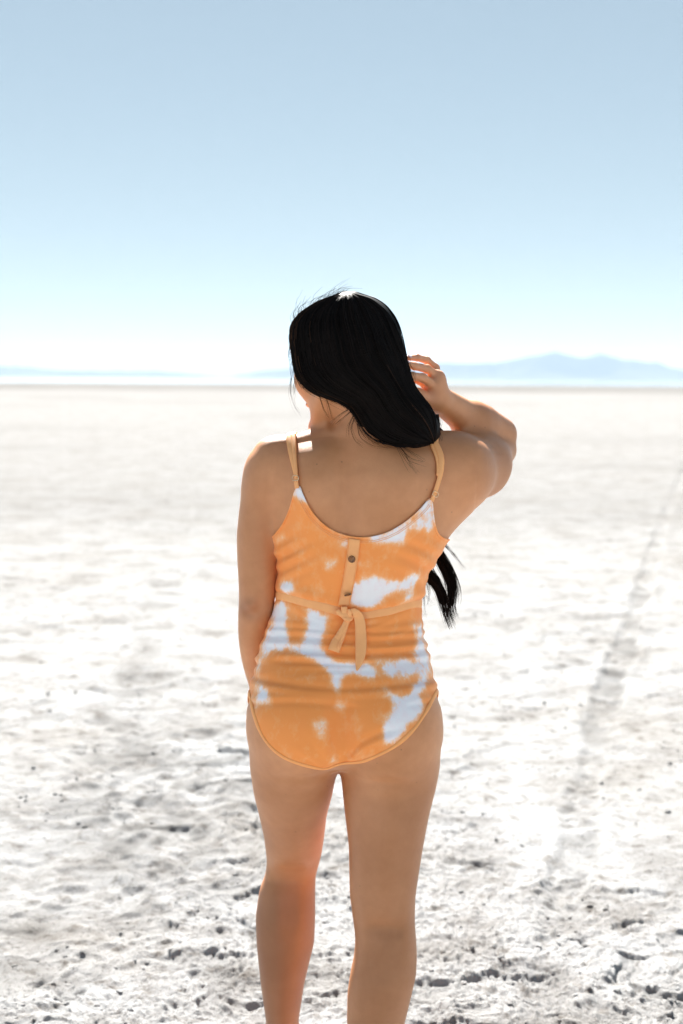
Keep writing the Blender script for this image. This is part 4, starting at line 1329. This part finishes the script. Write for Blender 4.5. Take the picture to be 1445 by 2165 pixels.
def lock(guide, count, spread, rad, taper_end=0.25, tone=0.4, stray=0.0):
    g = np.array([np.append(pp(u, v, D), w) for (u, v, D, w) in guide])
    g = resample(g, 34)
    for i in range(count):
        a = RNG.random() * 2 * math.pi; rr = math.sqrt(RNG.random())
        o = np.array([math.cos(a), 0.8 * math.sin(a), 0.35 * math.sin(a + 1)]) * rr
        n = 34
        e = int(n * (1 - 0.20 * RNG.random() ** 1.6))
        s_ = np.linspace(0, 1, n)
        wob = np.stack([vnoise2(s_ * 3.1 + i, np.full(n, k + i * 0.7), 9) for k in (1.3, 4.1, 7.7)], 1)
        p = g[:, :3] + o * g[:, 3:4] * spread + wob * (0.0012 + stray * s_[:, None] ** 2)
        p = p[:e]
        r = rad * (0.6 + 0.8 * RNG.random()) * np.clip(np.minimum(1, (1 - np.linspace(0, 1, e)) / taper_end + 0.12), 0, 1)
        add_strand(p, r, np.clip(RNG.normal(tone, 0.28), 0, 1))
S0 = (905, 940, 2.545, .020)
up = [S0, (893, 1000, 2.63, .022), (884, 1080, 2.675, .018)]
lock(up + [(905, 1135, 2.66, .011), (921, 1158, 2.645, .009), (938, 1195, 2.63, .0095), (954, 1226, 2.625, .009), (958, 1256, 2.62, .009), (951, 1280, 2.615, .008), (953, 1296, 2.615, .007), (970, 1322, 2.615, .010)], 190, 0.95, .0008, stray=.004)
lock(up + [(884, 1170, 2.66, .012), (892, 1204, 2.64, .012), (914, 1222, 2.63, .011), (931, 1245, 2.625, .010), (938, 1274, 2.62, .009), (944, 1300, 2.62, .008), (961, 1346, 2.62, .009)], 200, 0.95, .0008, stray=.004)
lock(up + [(915, 1120, 2.64, .006), (929, 1138, 2.62, .003), (944, 1156, 2.61, .0025), (962, 1175, 2.605, .002), (975, 1192, 2.60, .0015), (992, 1214, 2.60, .001)], 22, 1.0, .0005, stray=.003)
lock(up + [(915, 1150, 2.65, .006), (940, 1182, 2.63, .005), (955, 1204, 2.62, .004), (966, 1232, 2.615, .004), (970, 1253, 2.612, .004), (966, 1280, 2.61, .004), (963, 1298, 2.61, .004)], 46, 1.0, .0006, stray=.006)
lock(up + [(884, 1190, 2.66, .008), (889, 1220, 2.645, .005), (897, 1240, 2.635, .003), (897, 1274, 2.63, .002), (900, 1302, 2.625, .0015), (909, 1324, 2.62, .001)], 14, 1.0, .0005, stray=.002)
lock(up + [(884, 1190, 2.66, .008), (902, 1225, 2.64, .006), (911, 1242, 2.635, .004), (911, 1264, 2.63, .002), (901, 1296, 2.625, .001)], 16, 1.0, .0005, stray=.002)
lock(up + [(870, 1220, 2.65, .004), (886, 1247, 2.64, .002), (905, 1266, 2.63, .0015), (928, 1289, 2.625, .002)], 8, 1.0, .0005, stray=.002)
lock(up + [(900, 1200, 2.65, .010), (925, 1235, 2.63, .012), (940, 1265, 2.62, .012), (946, 1290, 2.615, .014)], 40, 1.0, .0006, stray=.008)
# big coil that turns over the shoulder
lock([(845, 915, 2.415, .016), (880, 925, 2.44, .018), (905, 930, 2.49, .018), (908, 940, 2.55, .018), (893, 1000, 2.63, .018)], 120, 1.0, .0008)
lock([(915, 880, 2.46, .010), (919, 905, 2.47, .010), (917, 928, 2.49, .012), (908, 945, 2.55, .014), (893, 1000, 2.63, .016)], 80, 1.0, .0008)

def wisp(pts, r=0.00035, tone=0.5):
    g = np.array([pp(*q) for q in pts]); g = resample(g, 22)
    add_strand(g, r * np.linspace(1, 0.35, 22), tone)
# fine flyaways
for i in range(110):       # top left, against the sky
    t = RNG.random(); u0 = 618 + 110 * t; v0 = np.interp(u0, [612, 630, 660, 700, 735], [690, 664, 646, 628, 620]) + 4
    L = 12 + 40 * RNG.random() ** 2; a = -1.9 + 1.3 * RNG.random() + (-0.5 if t < .3 else 0.2)
    wisp([(u0, v0, 2.48), (u0 + L * .5 * math.cos(a), v0 + L * .5 * math.sin(a), 2.48), (u0 + L * math.cos(a + .5), v0 + L * math.sin(a + .5), 2.48)], 0.0002 + .0002 * RNG.random(), 0.8)
for i in range(40):       # right outline
    t = RNG.random(); v0 = 640 + 130 * t; u0 = np.interp(v0, [630, 660, 690, 720, 755, 800], [783, 815, 832, 844, 857, 866]) - 2
    a = 0.9 + 0.5 * RNG.random(); L = 30 + 60 * RNG.random()
    wisp([(u0, v0, 2.46), (u0 + 4 + L * .5 * math.cos(a), v0 + L * .5 * math.sin(a), 2.46), (u0 + L * .75 * math.cos(a + .25), v0 + L * math.sin(a + .25), 2.465)], 0.00034, 0.7)
for i in range(26):       # left outline
    v0 = 690 + 120 * RNG.random(); u0 = np.interp(v0, [690, 720, 760, 800], [613, 612, 617, 624]) + 3
    L = 20 + 45 * RNG.random()
    wisp([(u0, v0, 2.47), (u0 - 5 * RNG.random() - 2, v0 + L * .5, 2.47), (u0 + 3 * RNG.normal(), v0 + L, 2.475)], 0.0003, 0.7)
for pts in ([(676, 838, 2.425), (684, 866, 2.43), (693, 882, 2.435)], [(690, 842, 2.425), (697, 868, 2.43), (702, 888, 2.435)], [(742, 862, 2.40), (722, 876, 2.42), (706, 890, 2.43), (701, 897, 2.435)],
            [(744, 868, 2.40), (726, 884, 2.42), (712, 896, 2.425)], [(738, 858, 2.40), (716, 850, 2.42), (700, 846, 2.425)], [(750, 884, 2.40), (744, 905, 2.415), (752, 930, 2.415), (770, 942, 2.415)],
            [(756, 895, 2.40), (762, 925, 2.412), (790, 944, 2.412), (830, 948, 2.41)], [(748, 878, 2.40), (737, 900, 2.42), (738, 920, 2.42)], [(842, 941, 2.405), (856, 958, 2.402), (866, 982, 2.40), (880, 1000, 2.40)],
            [(842, 941, 2.405), (858, 962, 2.402), (872, 975, 2.40), (896, 982, 2.402)], [(838, 941, 2.405), (850, 962, 2.402), (858, 976, 2.40), (868, 990, 2.40)], [(846, 941, 2.405), (866, 952, 2.402), (900, 972, 2.405)],
            [(640, 818, 2.47), (655, 830, 2.45), (690, 845, 2.43), (735, 866, 2.40)], [(660, 908, 2.56), (658, 918, 2.56), (656, 930, 2.56)], [(664, 900, 2.56), (662, 916, 2.56), (661, 926, 2.56)],
            [(616, 800, 2.47), (613, 830, 2.475), (622, 860, 2.48), (636, 880, 2.485)]):
    for k in range(6):
        j = RNG.normal(0, 2.2, 2)
        wisp([(u + j[0] * (0.3 + 0.5 * i), v + j[1] * (0.3 + .5 * i), D - 0.004) for i, (u, v, D) in enumerate(pts)], 0.00028 if k < 2 else .0002, 0.5)
for i in range(26):       # loose ends by the shoulder, seen against the flat
    u0, v0 = 918 + 3 * RNG.random(), 870 + 55 * RNG.random()
    wisp([(u0, v0, 2.47), (u0 + 8 + 10 * RNG.random(), v0 + 18, 2.475), (u0 + 10 * RNG.random(), v0 + 40, 2.48)], 0.00022, 0.7)
for i in range(170):      # loose ends along the lower edge of the hair
    i0 = int(RNG.integers(16, 50)); n_ = int(RNG.integers(6, 14)); seg = LEFT[i0:min(60, i0 + n_)]
    if len(seg) < 5: continue
    tg = np.gradient(seg, axis=0); nn_ = np.stack([-tg[:, 1], tg[:, 0]], 1); nn_ /= np.linalg.norm(nn_, axis=1)[:, None]
    out_ = (RNG.random() ** 2) * 11 * np.linspace(0, 1, len(seg)) ** 1.3 - 2
    uv = seg + nn_ * out_[:, None] * (1 if RNG.random() < 0.85 else -0.4)
    g_ = []
    for u, v in seg:
        h = hair_bvh.find_nearest(Vector(pp(u, v, 2.42))); g_.append(h[0][1])
    wisp([(u, v, d - 0.003) for (u, v), d in zip(uv, g_)], 0.0002 + 0.0003 * RNG.random(), RNG.random())
nv = np.concatenate(S_V); nf = np.concatenate(S_F)
st = under(mesh_obj('hair_strands', nv, nf, M_HAIR), hair)
st['kind'] = 'stuff'
add_attr(st, 'tone', np.concatenate(S_T))
